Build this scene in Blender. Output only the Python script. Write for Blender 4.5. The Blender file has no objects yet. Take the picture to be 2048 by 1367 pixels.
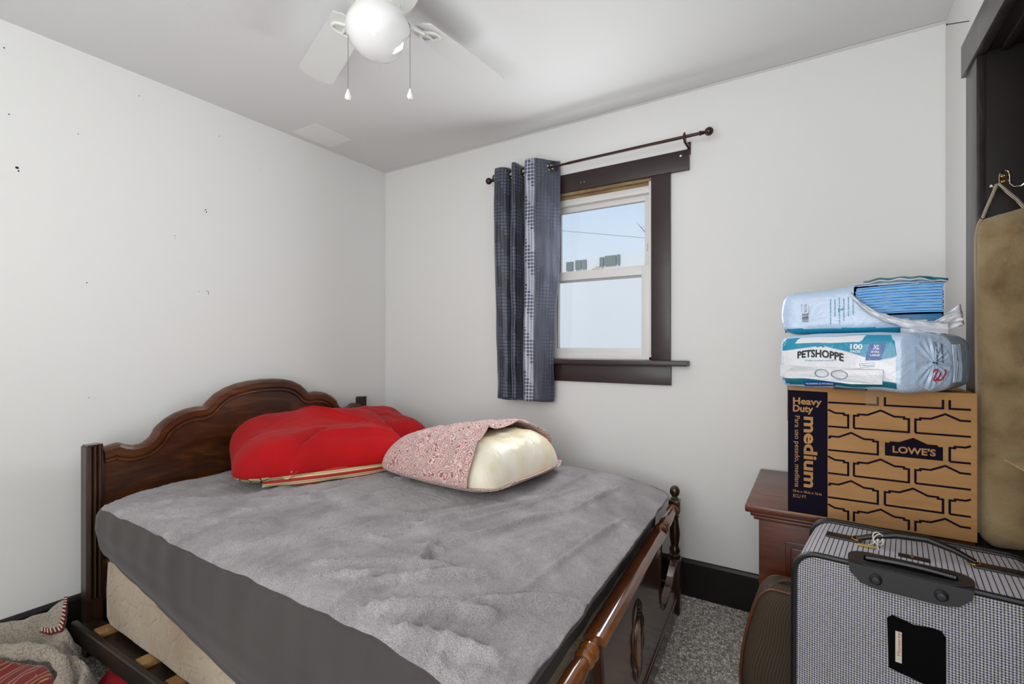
import bpy, bmesh, math, random
from mathutils import Vector, Matrix, noise
from mathutils.geometry import tessellate_polygon
R = math.radians
random.seed(7)
S = bpy.context.scene
COL = S.collection

# ------------------------------------------------------------------ camera, world, lights, exposure
cam = bpy.data.objects.new('camera', bpy.data.cameras.new('camera'))
COL.objects.link(cam)
cam.location = (0, 0, 1.21)
cam.rotation_euler = (R(90), 0, R(32.14))
cam.data.sensor_width = 36
cam.data.lens = 963 / 2048 * 36
cam.data.shift_y = 6.5 / 2048
cam.data.clip_start = 0.02
S.camera = cam
S.view_settings.view_transform = 'Standard'
S.view_settings.look = 'None'
S.view_settings.exposure = 0.06
S.view_settings.gamma = 1
S.view_settings.use_curve_mapping = False

W = bpy.data.worlds.new('sky')
S.world = W
W.use_nodes = True
nt = W.node_tree
nt.nodes.clear()
wo = nt.nodes.new('ShaderNodeOutputWorld'); wb = nt.nodes.new('ShaderNodeBackground')
wt = nt.nodes.new('ShaderNodeTexCoord'); ws = nt.nodes.new('ShaderNodeSeparateXYZ'); wr = nt.nodes.new('ShaderNodeValToRGB')
nt.links.new(wt.outputs['Generated'], ws.inputs[0]); nt.links.new(ws.outputs['Z'], wr.inputs[0])
nt.links.new(wr.outputs[0], wb.inputs[0]); nt.links.new(wb.outputs[0], wo.inputs[0])
cr = wr.color_ramp
cr.elements[0].position = 0.0; cr.elements[0].color = (.87, .82, .78, 1)
cr.elements[1].position = 0.9; cr.elements[1].color = (.35, .55, .88, 1)
e = cr.elements.new(0.06); e.color = (.82, .83, .85, 1)
e = cr.elements.new(0.16); e.color = (.68, .79, .91, 1)
e = cr.elements.new(0.30); e.color = (.56, .71, .90, 1)
wb.inputs[1].default_value = .98

def area(name, loc, target, sx, sy, power, color=(1, 1, 1)):
    l = bpy.data.lights.new(name, 'AREA'); l.shape = 'RECTANGLE'; l.size = sx; l.size_y = sy
    l.energy = power; l.color = color
    o = bpy.data.objects.new(name, l); COL.objects.link(o); o.location = loc
    o.rotation_euler = (Vector(target) - Vector(loc)).to_track_quat('-Z', 'Y').to_euler()
    return o
# added soft fill from behind the camera; the front wall has no window
area('rear_fill_light', (-.55, -1.12, 1.45), (-1.15, 2.2, 1.1), 1.8, 1.7, 36, (.98, .99, 1.0))
# added upward fill, out of view, to brighten the ceiling
area('ceiling_fill_light', (-.50, -.35, .95), (-.45, .0, 2.44), 1.0, 1.0, 17, (.98, .99, 1.0))
# daylight entering by the window in the back wall
area('daylight_back_window', (-.955, 2.43, 1.60), (-.98, 1.0, 1.55), .46, .80, 11, (.95, .975, 1.0))
sun = bpy.data.objects.new('sun', bpy.data.lights.new('sun', 'SUN')); COL.objects.link(sun)
sun.rotation_euler = (R(42), 0, R(-12)); sun.data.energy = 1.6; sun.data.angle = R(1)

# ------------------------------------------------------------------ node helpers
def lin(c):
    f = lambda v: v / 12.92 if v <= .04045 else ((v + .055) / 1.055) ** 2.4
    return tuple(f(v / 255) for v in c) + (1,)

class M:
    """small node-graph writer"""
    def __init__(s, name):
        s.m = bpy.data.materials.new(name); s.m.use_nodes = True
        s.t = s.m.node_tree; s.b = s.t.nodes['Principled BSDF']; s.out = s.t.nodes['Material Output']
    def n(s, typ, **k):
        x = s.t.nodes.new(typ)
        for a, v in k.items(): setattr(x, a, v)
        return x
    def l(s, a, b): s.t.links.new(a, b)
    def set(s, **k):
        names = dict(col='Base Color', rough='Roughness', metal='Metallic', spec='Specular IOR Level', coat='Coat Weight',
                     sheen='Sheen Weight', trans='Transmission Weight', alpha='Alpha', sss='Subsurface Weight', croug='Coat Roughness', sr='Sheen Roughness')
        for a, v in k.items():
            if a == 'col' and len(v) == 3: v = lin(v)
            s.b.inputs[names[a]].default_value = v
        return s
    def coord(s, kind='Object', scale=(1, 1, 1), rot=(0, 0, 0)):
        c = s.n('ShaderNodeTexCoord'); mp = s.n('ShaderNodeMapping')
        mp.inputs['Scale'].default_value = scale; mp.inputs['Rotation'].default_value = rot
        s.l(c.outputs[kind], mp.inputs[0]); return mp.outputs[0]
    def noise(s, vec, scale, detail=4, rough=.5, dist=0):
        x = s.n('ShaderNodeTexNoise'); x.inputs['Scale'].default_value = scale
        x.inputs['Detail'].default_value = detail; x.inputs['Roughness'].default_value = rough
        x.inputs['Distortion'].default_value = dist
        s.l(vec, x.inputs['Vector']); return x.outputs['Fac']
    def ramp(s, fac, stops, const=False):
        x = s.n('ShaderNodeValToRGB'); r = x.color_ramp
        if const: r.interpolation = 'CONSTANT'
        while len(r.elements) < len(stops): r.elements.new(.5)
        for el, (p, c) in zip(r.elements, stops):
            el.position = p; el.color = lin(c) if len(c) == 3 else c
        s.l(fac, x.inputs[0]); return x.outputs[0]
    def math(s, op, a, b=None, c=None):
        x = s.n('ShaderNodeMath', operation=op)
        for i, v in enumerate((a, b, c)):
            if v is None: continue
            if isinstance(v, (int, float)): x.inputs[i].default_value = v
            else: s.l(v, x.inputs[i])
        return x.outputs[0]
    def mix(s, fac, a, b, mode='MIX'):
        x = s.n('ShaderNodeMixRGB', blend_type=mode)
        for i, v in zip((0, 1, 2), (fac, a, b)):
            if isinstance(v, (int, float)): x.inputs[i].default_value = v
            elif isinstance(v, tuple): x.inputs[i].default_value = lin(v) if len(v) == 3 else v
            else: s.l(v, x.inputs[i])
        return x.outputs[0]
    def base(s, sock): s.l(sock, s.b.inputs['Base Color']); return s
    def bump(s, h, strength=.3, dist=.005):
        x = s.n('ShaderNodeBump'); x.inputs['Strength'].default_value = strength; x.inputs['Distance'].default_value = dist
        s.l(h, x.inputs['Height'])
        if s.b.inputs['Normal'].is_linked: s.l(s.b.inputs['Normal'].links[0].from_socket, x.inputs['Normal'])
        s.l(x.outputs[0], s.b.inputs['Normal']); return s

def plain(name, col, rough=.5, **k): return M(name).set(col=col, rough=rough, **k).m

def paint(name, col, rough=.85, amt=.06):
    m = M(name).set(rough=rough, spec=.25); v = m.coord()
    n1 = m.noise(v, 1.3, 3); dark = tuple(int(c * (1 - amt / 3)) for c in col)
    m.base(m.ramp(n1, [(.3, dark), (.7, col)])); m.bump(m.noise(v, 260, 3, .6), .10, .002)
    return m.m

def wood(name, dark, mid, light, axis='x', rough=.32, coat=.25, fine=1.0, croug=.18):
    """streaked figure running along one local axis"""
    m = M(name).set(rough=rough, coat=coat, croug=croug)
    def st(k, w): return tuple(k if 'xyz'[i] == axis else w for i in range(3))
    fig = m.noise(m.coord(scale=st(1.6, 7)), 1.6, 5, .62, 1.6); gr = m.noise(m.coord(scale=st(2.5, 60)), 2.2, 4, .65, .3); cloud = m.noise(m.coord(), 2.3, 3)
    c = m.ramp(fig, [(.30, dark), (.50, mid), (.72, light)])
    c = m.mix(m.math('MULTIPLY', m.ramp(gr, [(.42, (0, 0, 0)), (.66, (255, 255, 255))]), .5 * fine), c, dark)
    c = m.mix(m.math('MULTIPLY', m.ramp(cloud, [(.40, (255, 255, 255)), (.62, (0, 0, 0))]), .4), c, dark)
    m.base(c); m.bump(gr, .10, .001)
    return m.m

WALL = paint('white_wall_paint', (230, 230, 228), amt=.01)
CEIL = paint('ceiling_paint', (222, 222, 221), amt=.01)
TRIM = wood('dark_espresso_trim', (38, 23, 24), (46, 28, 28), (54, 33, 32), 'x', .42, .1)
DOORWOOD = wood('dark_stained_door_trim', (30, 25, 25), (50, 43, 43), (82, 73, 73), 'z', .35, .12)
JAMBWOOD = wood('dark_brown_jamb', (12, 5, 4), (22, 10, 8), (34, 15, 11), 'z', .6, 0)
BASEW = wood('black_brown_baseboard', (12, 9, 8), (18, 13, 12), (26, 18, 16), 'x', .5, .05)
HEADW = wood('dark_walnut_headboard', (36, 17, 7), (78, 42, 19), (138, 80, 34), 'y', .36, .2)
HEADRIM = wood('walnut_rim', (50, 25, 11), (96, 54, 25), (132, 78, 38), 'y', .34, .2)
POSTW = wood('dark_post_wood', (26, 13, 8), (52, 30, 18), (78, 46, 28), 'z', .3, .35)
RAILTOP = wood('polished_rail_wood', (60, 28, 12), (104, 54, 24), (140, 80, 38), 'y', .16, 1.0, .5, .08)
FOOTW = wood('reddish_footboard_wood', (42, 18, 8), (76, 36, 14), (104, 52, 20), 'y', .24, .5, .6, .12)
SPINW = wood('amber_turned_wood', (76, 38, 12), (124, 68, 24), (158, 94, 38), 'y', .18, .6, .5, .1)
STANDW = wood('cherry_nightstand_wood', (60, 24, 11), (104, 48, 22), (132, 66, 32), 'x', .34, .2)
SLATW = wood('raw_slat_wood', (96, 66, 34), (142, 104, 60), (176, 136, 86), 'x', .6, 0)
RAILW = wood('black_brown_rail', (16, 10, 7), (30, 20, 13), (54, 40, 26), 'x', .4, .1)
WHITEP = plain('white_vinyl', (226, 224, 222), .35)
IVORYP = plain('warm_white_liner', (196, 190, 172), .5)
FANW = plain('fan_white_enamel', (226, 226, 222), .35)
BLADE = plain('fan_blade_white', (222, 223, 220), .45)
OPAL = M('opal_glass').set(col=(222, 222, 221), rough=.12, coat=.6).m
BRONZE = M('oil_rubbed_bronze').set(col=(58, 36, 30), rough=.3, metal=.6, coat=.3).m
CHROME = M('polished_nickel').set(col=(226, 214, 200), rough=.12, metal=1).m
BRASS = M('brass').set(col=(190, 146, 70), rough=.3, metal=1).m
BLACKPL = M('black_plastic').set(col=(10, 10, 11), rough=.38).m
BLACKLE = M('black_leather').set(col=(12, 12, 14), rough=.45).m
DARKGREYP = M('grey_black_rubber').set(col=(30, 31, 34), rough=.5).m
BLACK = M('black_nylon').set(col=(4, 4, 5), rough=.9, spec=.1).m
CARD = None

def carpet_mat():
    m = M('grey_frieze_carpet').set(rough=.95, sheen=.3, spec=.1); v = m.coord()
    a = m.noise(v, 170, 2, .7); b = m.noise(v, 60, 3, .6); c = m.noise(v, 6, 3)
    col = m.ramp(a, [(.38, (70, 65, 60)), (.48, (196, 189, 181)), (.60, (246, 241, 234))])
    col = m.mix(m.ramp(b, [(.35, (255, 255, 255)), (.6, (0, 0, 0))]), col, (120, 112, 105))
    col = m.mix(m.math('MULTIPLY', m.ramp(c, [(.35, (0, 0, 0)), (.7, (255, 255, 255))]), .25), col, (150, 144, 138))
    m.base(col); m.bump(a, .8, .006); return m.m
CARPET = carpet_mat()

# ------------------------------------------------------------------ mesh helpers
def tag(o, label=None, cat=None, group=None, kind=None):
    for k, v in (('label', label), ('category', cat), ('group', group), ('kind', kind)):
        if v: o[k] = v
    return o
def empty(name, loc=(0, 0, 0), rz=0, label=None, cat=None, group=None, kind=None, rot=None):
    o = bpy.data.objects.new(name, None); COL.objects.link(o); o.location = loc
    o.rotation_euler = rot if rot else (0, 0, rz); o.empty_display_size = .05
    return tag(o, label, cat, group, kind)

class B:
    """collects geometry; build() links it as one mesh object"""
    def __init__(s): s.v = []; s.f = []; s.mi = []; s.uv = None
    def add(s, vs, fs, mi=0, mat=None):
        o = len(s.v)
        s.v += [tuple((mat @ Vector(p)) if mat else p) for p in vs]
        s.f += [tuple(i + o for i in f) for f in fs]; s.mi += [mi] * len(fs); return s
    def box(s, x0, x1, y0, y1, z0, z1, bev=0, mi=0, mat=None, seg=2):
        bm = bmesh.new(); bmesh.ops.create_cube(bm, size=1)
        for p in bm.verts:
            p.co = Vector(((x0 + x1) / 2 + p.co.x * (x1 - x0), (y0 + y1) / 2 + p.co.y * (y1 - y0), (z0 + z1) / 2 + p.co.z * (z1 - z0)))
        if bev: bmesh.ops.bevel(bm, geom=bm.edges[:], offset=bev, segments=seg, affect='EDGES', profile=.6)
        s.bm(bm, mi, mat); return s
    def bm(s, bm, mi=0, mat=None):
        bm.verts.ensure_lookup_table(); bm.verts.index_update()
        s.add([tuple(p.co) for p in bm.verts], [tuple(q.index for q in f.verts) for f in bm.faces], mi, mat); bm.free()
    def grid(s, fn, nu, nv, mi=0, cu=False, cv=False, mat=None, mif=None):
        vs = [fn(i / (nu if cu else nu - 1), j / (nv if cv else nv - 1)) for i in range(nu) for j in range(nv)]
        fs = []; o = len(s.v)
        for i in range(nu if cu else nu - 1):
            for j in range(nv if cv else nv - 1):
                a = i * nv + j; b = ((i + 1) % nu) * nv + j
                c = ((i + 1) % nu) * nv + (j + 1) % nv; d = i * nv + (j + 1) % nv
                fs.append((a, b, c, d))
        s.add(vs, fs, mi, mat)
        if mif:
            k = len(s.mi) - len(fs)
            for q, f in enumerate(fs): s.mi[k + q] = mif(vs[f[0]])
        return s
    def tube(s, pts, rad, n=10, mi=0, cap=True, closed=False, mat=None, flat=1.0):
        pts = [Vector(p) for p in pts]; N = len(pts)
        rr = rad if isinstance(rad, (list, tuple)) else [rad] * N
        vs = []; up = None
        for i, p in enumerate(pts):
            a = pts[(i - 1) % N] if (closed or i > 0) else p; b = pts[(i + 1) % N] if (closed or i < N - 1) else p
            t = (b - a).normalized() if (b - a).length > 1e-9 else Vector((0, 0, 1))
            if up is None: up = Vector((0, 0, 1)) if abs(t.z) < .9 else Vector((1, 0, 0))
            x = t.cross(up).normalized(); y = x.cross(t).normalized(); up = y
            for k in range(n):
                an = 2 * math.pi * k / n
                vs.append(tuple(p + x * math.cos(an) * rr[i] + y * math.sin(an) * rr[i] * flat))
        fs = []
        for i in range(N if closed else N - 1):
            for k in range(n):
                fs.append((i * n + k, i * n + (k + 1) % n, ((i + 1) % N) * n + (k + 1) % n, ((i + 1) % N) * n + k))
        if cap and not closed:
            fs.append(tuple(range(n))[::-1]); fs.append(tuple((N - 1) * n + k for k in range(n)))
        s.add(vs, fs, mi, mat); return s
    def lathe(s, prof, n=24, mi=0, mat=None):
        """prof [(r,z)...] about z"""
        vs = []; fs = []
        for r, z in prof:
            for k in range(n):
                a = 2 * math.pi * k / n; vs.append((r * math.cos(a), r * math.sin(a), z))
        for i in range(len(prof) - 1):
            for k in range(n): fs.append((i * n + k, i * n + (k + 1) % n, (i + 1) * n + (k + 1) % n, (i + 1) * n + k))
        fs.append(tuple(range(n))[::-1]); fs.append(tuple((len(prof) - 1) * n + k for k in range(n)))
        s.add(vs, fs, mi, mat); return s
    def sphere(s, c, r, mi=0, n=12, sc=(1, 1, 1)):
        return s.lathe([(max(1e-4, r * math.sin(math.pi * i / n)), -r * math.cos(math.pi * i / n)) for i in range(n + 1)], 2 * n, mi,
                       Matrix.Translation(c) @ Matrix.Diagonal((*sc, 1)))
    def prism(s, poly, t0, t1, fn, mi=0, holes=()):
        """poly (and holes) in 2D, extruded t0..t1; fn(a,b,t)->xyz"""
        loops = [list(poly)] + [list(h) for h in holes]
        flat = [p for l in loops for p in l]; n = len(flat)
        tri = tessellate_polygon([[Vector((a, b, 0)) for a, b in l] for l in loops])
        vs = [fn(a, b, t0) for a, b in flat] + [fn(a, b, t1) for a, b in flat]
        fs = [tuple(t) for t in tri] + [tuple(i + n for i in t[::-1]) for t in tri]; o = 0
        for l in loops:
            m = len(l)
            for i in range(m): fs.append((o + i, o + (i + 1) % m, n + o + (i + 1) % m, n + o + i))
            o += m
        s.add(vs, fs, mi); return s
    def flat(s, poly, fn, mi=0):
        tri = tessellate_polygon([[Vector((a, b, 0)) for a, b in poly]])
        s.add([fn(a, b) for a, b in poly], [tuple(t) for t in tri], mi); return s
    def stroke(s, pts, w, fn, mi=0, closed=False):
        """mitred flat line in 2D"""
        n = len(pts); L = []; Rr = []
        for i, p in enumerate(pts):
            p = Vector(p)
            a = Vector(pts[(i - 1) % n]) if (i or closed) else None; b = Vector(pts[(i + 1) % n]) if (i < n - 1 or closed) else None
            d1 = (p - a).normalized() if a is not None else (b - p).normalized()
            d2 = (b - p).normalized() if b is not None else d1
            t = (d1 + d2).normalized() if (d1 + d2).length > 1e-6 else d1
            nn = Vector((-t.y, t.x)); c = max(.35, nn.dot(Vector((-d1.y, d1.x))))
            L.append(p + nn * w / 2 / c); Rr.append(p - nn * w / 2 / c)
        vs = [fn(q.x, q.y) for q in L] + [fn(q.x, q.y) for q in Rr]
        s.add(vs, [(i, (i + 1) % n, n + (i + 1) % n, n + i) for i in range(n if closed else n - 1)], mi); return s
    def text(s, body, size, fn, mi=0, bold=0.0, rot=0, at=(0, 0), sx=1, width=None, shear=0, arc=None, align='LEFT', spacing=1.0):
        c = bpy.data.curves.new('t', 'FONT'); c.body = body; c.size = 1; c.offset = bold; c.resolution_u = 3
        c.space_character = spacing; c.align_x = align
        o = bpy.data.objects.new('t', c); COL.objects.link(o)
        bpy.context.view_layer.update()
        me = bpy.data.meshes.new_from_object(o.evaluated_get(bpy.context.evaluated_depsgraph_get()))
        xs = [v.co.x for v in me.vertices]
        k = sx
        if width and xs: k = width / (size * (max(xs) - min(xs)))
        cs, sn = math.cos(rot), math.sin(rot); vs = []
        for v in me.vertices:
            x = v.co.x * size * k + shear * v.co.y * size; y = v.co.y * size
            if arc: y += arc(x)
            vs.append(fn(at[0] + x * cs - y * sn, at[1] + x * sn + y * cs))
        s.add(vs, [tuple(p.vertices) for p in me.polygons], mi)
        COL.objects.unlink(o); bpy.data.objects.remove(o); bpy.data.curves.remove(c); bpy.data.meshes.remove(me)
        return s
    def build(s, name, mats, parent=None, smooth=True, angle=35, uv=None, sub=0, label=None):
        me = bpy.data.meshes.new(name); me.from_pydata(s.v, [], s.f)
        mats = mats if isinstance(mats, (list, tuple)) else [mats]
        for m in mats: me.materials.append(m)
        me.polygons.foreach_set('material_index', s.mi)
        if uv:
            ul = me.uv_layers.new(name='UVMap')
            for lp in me.loops: ul.data[lp.index].uv = uv[lp.vertex_index]
        bm = bmesh.new(); bm.from_mesh(me)
        if not uv and len(bm.verts) < 200000: bmesh.ops.remove_doubles(bm, verts=bm.verts[:], dist=1e-6)
        bmesh.ops.recalc_face_normals(bm, faces=bm.faces[:])
        if smooth:
            ca = math.radians(angle)
            for f in bm.faces: f.smooth = True
            for ed in bm.edges:
                if len(ed.link_faces) == 2 and ed.calc_face_angle(0) > ca: ed.smooth = False
        bm.to_mesh(me); bm.free(); me.update()
        o = bpy.data.objects.new(name, me); COL.objects.link(o)
        if parent: o.parent = parent
        if sub:
            md = o.modifiers.new('sub', 'SUBSURF'); md.levels = sub; md.render_levels = sub
        if label: o['label'] = label
        return o
I3 = lambda a, b, t: (a, b, t)

def structure(o): o['kind'] = 'structure'; return o

def resamp3(line, n):
    line = [Vector(p) for p in line]; L_ = [0]
    for a, c in zip(line, line[1:]): L_.append(L_[-1] + (c - a).length)
    out = []
    for q in range(n):
        s_ = L_[-1] * q / (n - 1); j = max(0, min(len(line) - 2, sum(1 for v in L_ if v < s_) - 1))
        f = (s_ - L_[j]) / (L_[j + 1] - L_[j]); P_ = [line[max(0, min(len(line) - 1, j + k))] for k in (-1, 0, 1, 2)]
        out.append(.5 * ((2 * P_[1]) + (-P_[0] + P_[2]) * f + (2 * P_[0] - 5 * P_[1] + 4 * P_[2] - P_[3]) * f * f + (-P_[0] + 3 * P_[1] - 3 * P_[2] + P_[3]) * f ** 3))
    return out

# ------------------------------------------------------------------ room shell
XL, XR, YB, YF, ZC = -2.60, .423, 2.437, -1.25, 2.44
# floor with real pile where it can be seen, flat elsewhere
fb = B()
fb.box(XL - .1, 1.45, YF - .1, YB + .2, -.06, -.012)
def pile(x0, x1, y0, y1, st):
    nu, nv = int((x1 - x0) / st), int((y1 - y0) / st)
    def fn(i, j):
        x = x0 + i * (x1 - x0); y = y0 + j * (y1 - y0)
        h = noise.noise(Vector((x * 90, y * 90, 0))) * .005 + random.uniform(-.002, .002)
        return (x + random.uniform(-.4, .4) * st, y + random.uniform(-.4, .4) * st, h - .002)
    fb.grid(fn, nu, nv)
pile(-.60, XR, 1.0, YB, .0038)
pile(-2.60, -1.3, -.3, 1.0, .006)
fb.box(-.6, 1.4, YF, 1.0, -.014, -.002); fb.box(-1.3, -.6, YF, YB, -.014, -.002); fb.box(XL, -1.3, YF, -.3, -.014, -.002); fb.box(XL, -1.3, 1.0, YB, -.014, -.002)
fb.box(XR, 1.4, 1.0, YB, -.014, -.002)
structure(fb.build('floor', CARPET, smooth=False))

cb = B(); cb.box(XL - .1, 1.45, YF - .1, YB + .2, ZC, ZC + .1)
cb.box(-2.55, -2.345, 1.68, 1.93, ZC - .0015, ZC, mi=1)
def seam(t, w):
    x = XL + t * (XR - XL); y = YB - .002 - w * (.018 + .012 * noise.noise(Vector((x * 2.3, 0, 3))))
    return (x, y, ZC - .0012 - .0012 * (1 - w))
cb.grid(seam, 80, 4, mi=1)
PATCH = paint('ceiling_patch_paint', (238, 238, 235), .6)
structure(cb.build('ceiling', [CEIL, PATCH], smooth=False))

wl = B(); wl.box(XL - .1, XL, YF - .1, YB + .1, 0, ZC)
SPECK = plain('nail_hole', (30, 22, 20), .9)
for y, z, r in [(.521, 2.336, .004), (.534, 2.09, .004), (.738, 2.09, .003), (.952, 2.343, .003), (.556, 1.893, .008), (.560, 1.882, .005), (1.3, 2.288, .003),
                (1.234, 1.893, .005), (1.238, 1.882, .005), (1.228, 1.884, .003), (1.096, 1.735, .003), (1.097, 1.722, .002), (.766, 1.474, .004), (1.203, 1.477, .003),
                (1.247, 1.470, .002), (1.516, 2.184, .002), (.773, .988, .003)]:
    r *= .75
    wl.prism([(y + r * math.cos(a) * random.uniform(.6, 1), z + r * math.sin(a) * random.uniform(.6, 1)) for a in [k * math.pi / 4 for k in range(8)]],
             XL - .001, XL + .0008, lambda a, b, t: (t, a, b), mi=1)
wl.stroke([(1.235, 1.484), (1.247, 1.484), (1.2475, 1.466)], .0016, lambda a, b: (XL + .0009, a, b), mi=1)
structure(wl.build('wall_left', [WALL, SPECK], smooth=False))

# back wall with window opening
WX0, WX1, WZ0, WZ1 = -1.30, -.695, 1.135, 2.065
wb_ = B()
for a in ((XL - .1, WX0, 0, ZC), (WX1, XR + .1, 0, ZC), (WX0, WX1, 0, WZ0), (WX0, WX1, WZ1, ZC)):
    wb_.box(a[0], a[1], YB, YB + .13, a[2], a[3])
structure(wb_.build('wall_back', WALL, smooth=False))

# right wall with doorway
DY0, DY1, DZ = 1.06, 1.93, 2.07
wr_ = B()
wr_.box(XR, XR + .11, DY1 + .02, YB + .1, 0, ZC); wr_.box(XR, XR + .11, YF - .1, DY0 - .02, 0, ZC); wr_.box(XR, XR + .11, DY0 - .02, DY1 + .02, DZ + .02, ZC)
structure(wr_.build('wall_right', WALL, smooth=False))
wf = B(); wf.box(XL - .1, XR + .11, YF - .1, YF, 0, ZC); structure(wf.build('wall_front', WALL, smooth=False))
# closet beyond the doorway, its shade put into the dark wall colour
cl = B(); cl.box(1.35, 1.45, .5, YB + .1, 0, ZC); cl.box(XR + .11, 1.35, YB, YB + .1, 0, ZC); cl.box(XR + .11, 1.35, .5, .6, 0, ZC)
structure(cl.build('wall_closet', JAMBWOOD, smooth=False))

# baseboards
bb = B()
bb.prism([(0, 0), (.016, 0), (.016, .160), (.010, .172), (0, .175)], XL, XR, lambda a, b, t: (t, YB - a, b)); structure(bb.build('baseboard_back', BASEW, smooth=False))
bb = B(); bb.prism([(0, 0), (.016, 0), (.016, .160), (.010, .172), (0, .175)], YF, YB - .016, lambda a, b, t: (XL + a, t, b)); structure(bb.build('baseboard_left', BASEW, smooth=False))
bb = B(); bb.prism([(0, 0), (.016, 0), (.016, .160), (.010, .172), (0, .175)], 2.045, YB - .016, lambda a, b, t: (XR - a, t, b)); structure(bb.build('baseboard_right', BASEW, smooth=False))

# door_1 : casing and jamb
d1 = structure(empty('door_1', (XR, DY1, 0)))
L = lambda x, y, z: (x - XR, y - DY1, z)
def lbox(b, x0, x1, y0, y1, z0, z1, bev=.002, off=(XR, DY1, 0)):
    return b.box(x0 - off[0], x1 - off[0], y0 - off[1], y1 - off[1], z0 - off[2], z1 - off[2], bev)
lbox(B(), .403, XR, 1.925, 2.042, .0, 2.06).build('side_casing', DOORWOOD, d1)
lbox(B(), .403, XR, .948, 1.065, .0, 2.06).build('side_casing', DOORWOOD, d1)
lbox(B(), .396, XR, .925, 2.066, 2.06, 2.162).build('head_casing', DOORWOOD, d1)
j = B(); lbox(j, .412, XR + .16, DY1, DY1 + .02, 0, DZ); lbox(j, .412, XR + .16, DY0 - .02, DY0, 0, DZ); lbox(j, .412, XR + .16, DY0 - .02, DY1 + .02, DZ, DZ + .02)
lbox(j, .455, .475, DY0, DY1, DZ - .012, DZ)
j.build('jamb', JAMBWOOD, d1)

# nail sticking out of the wall by the head casing
n_ = B(); n_.tube([(0, 0, 0), (-.055, -.004, .006)], .0014, 6); n_.tube([(-.0545, -.004, .006), (-.057, -.004, .006)], .0036, 8)
o = n_.build('nail', BRONZE); o.location = (XR, 2.10, 2.255); tag(o, 'bare nail sticking out of the white wall above the dark doorway casing', 'nail')

# ------------------------------------------------------------------ window_1
WO = (-.99, YB, 1.6)
w1 = structure(empty('window_1', WO))
def wbx(b, x0, x1, y0, y1, z0, z1, bev=.0015, mi=0): return b.box(x0 - WO[0], x1 - WO[0], y0 - WO[1], y1 - WO[1], z0 - WO[2], z1 - WO[2], bev, mi)
wbx(B(), -1.49, -.512, YB - .024, YB, 2.058, 2.154).build('head_casing', TRIM, w1)
wbx(B(), WX1 + .0, -.601, YB - .02, YB, 1.135, 2.058).build('side_casing', TRIM, w1)
wbx(B(), -1.39, WX0, YB - .02, YB, 1.135, 2.058).build('side_casing', TRIM, w1)
st = B(); wbx(st, -1.50, -.512, YB - .062, YB, 1.108, 1.135, .006); wbx(st, WX0, WX1, YB, YB + .07, 1.108, 1.135, .001); st.build('stool', TRIM, w1)
wbx(B(), -1.39, -.598, YB - .02, YB, 1.012, 1.108).build('apron', TRIM, w1)
LINER = wood('tan_raw_liner', (118, 84, 60), (160, 136, 96), (186, 172, 128), 'x', .6, 0)
l_ = B(); wbx(l_, WX0, WX1, YB, YB + .03, 2.045, 2.065); wbx(l_, WX0, WX1, YB + .03, YB + .06, 2.03, 2.065, .001); l_.build('head_liner', LINER, w1)
fr = B()   # vinyl frame
for a in ((WX0, WX0 + .02, 1.135, 2.045), (WX1 - .02, WX1, 1.135, 2.045)): wbx(fr, a[0], a[1], YB + .01, YB + .10, a[2], a[3])
wbx(fr, WX0, WX1, YB + .032, YB + .10, 1.995, 2.03); wbx(fr, WX0, WX1, YB + .01, YB + .10, 1.135, 1.15)
wbx(fr, WX0, WX1, YB + .03, YB + .036, 2.012, 2.02)
fr.build('frame', WHITEP, w1)
GLASS = M('window_glass')
g = GLASS; tr = g.n('ShaderNodeBsdfTransparent'); gl = g.n('ShaderNodeBsdfGlossy'); gl.inputs['Roughness'].default_value = .02
fz = g.n('ShaderNodeFresnel'); fz.inputs[0].default_value = 1.45; mx = g.n('ShaderNodeMixShader')
g.l(fz.outputs[0], mx.inputs[0]); g.l(tr.outputs[0], mx.inputs[1]); g.l(gl.outputs[0], mx.inputs[2]); g.l(mx.outputs[0], g.out.inputs[0])
GLASS = g.m
def sash(name, x0, x1, y0, y1, z0, z1, rs, rt, rb):
    b = B(); wbx(b, x0, x0 + rs, y0, y1, z0, z1); wbx(b, x1 - rs, x1, y0, y1, z0, z1); wbx(b, x0 + rs, x1 - rs, y0, y1, z1 - rt, z1); wbx(b, x0 + rs, x1 - rs, y0, y1, z0, z0 + rb)
    for q in (x0 + rs, x1 - rs - .005): wbx(b, q, q + .005, y0 + .006, y1 - .006, z0 + rb, z1 - rt, .001)
    s_ = b.build(name, WHITEP, w1)
    ym = (y0 + y1) / 2
    wbx(B(), x0 + rs, x1 - rs, ym - .002, ym + .002, z0 + rb, z1 - rt, 0).build('pane', GLASS, s_); return s_
sash('upper_sash', WX0 + .018, WX1 - .018, YB + .066, YB + .096, 1.57, 1.995, .036, .028, .035)
ls = sash('lower_sash', WX0 + .016, WX1 - .016, YB + .022, YB + .058, 1.15, 1.622, .042, .048, .045)
k = B(); wbx(k, -1.03, -.97, YB + .018, YB + .05, 1.622, 1.630, .003); wbx(k, -1.01, -.985, YB + .012, YB + .03, 1.630, 1.640, .003); k.build('sash_lock', WHITEP, w1)
sc = B(); wbx(sc, -.7395, -.737, YB + .055, YB + .066, 1.70, 1.74, .0005); sc.build('vent_latch', WHITEP, w1)
s2 = B(); s2.sphere((-.55 - WO[0], YB - .024 - WO[1], 2.128 - WO[2]), .0055, n=6, sc=(1, .4, 1)); s2.build('screw', WHITEP, w1)
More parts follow.
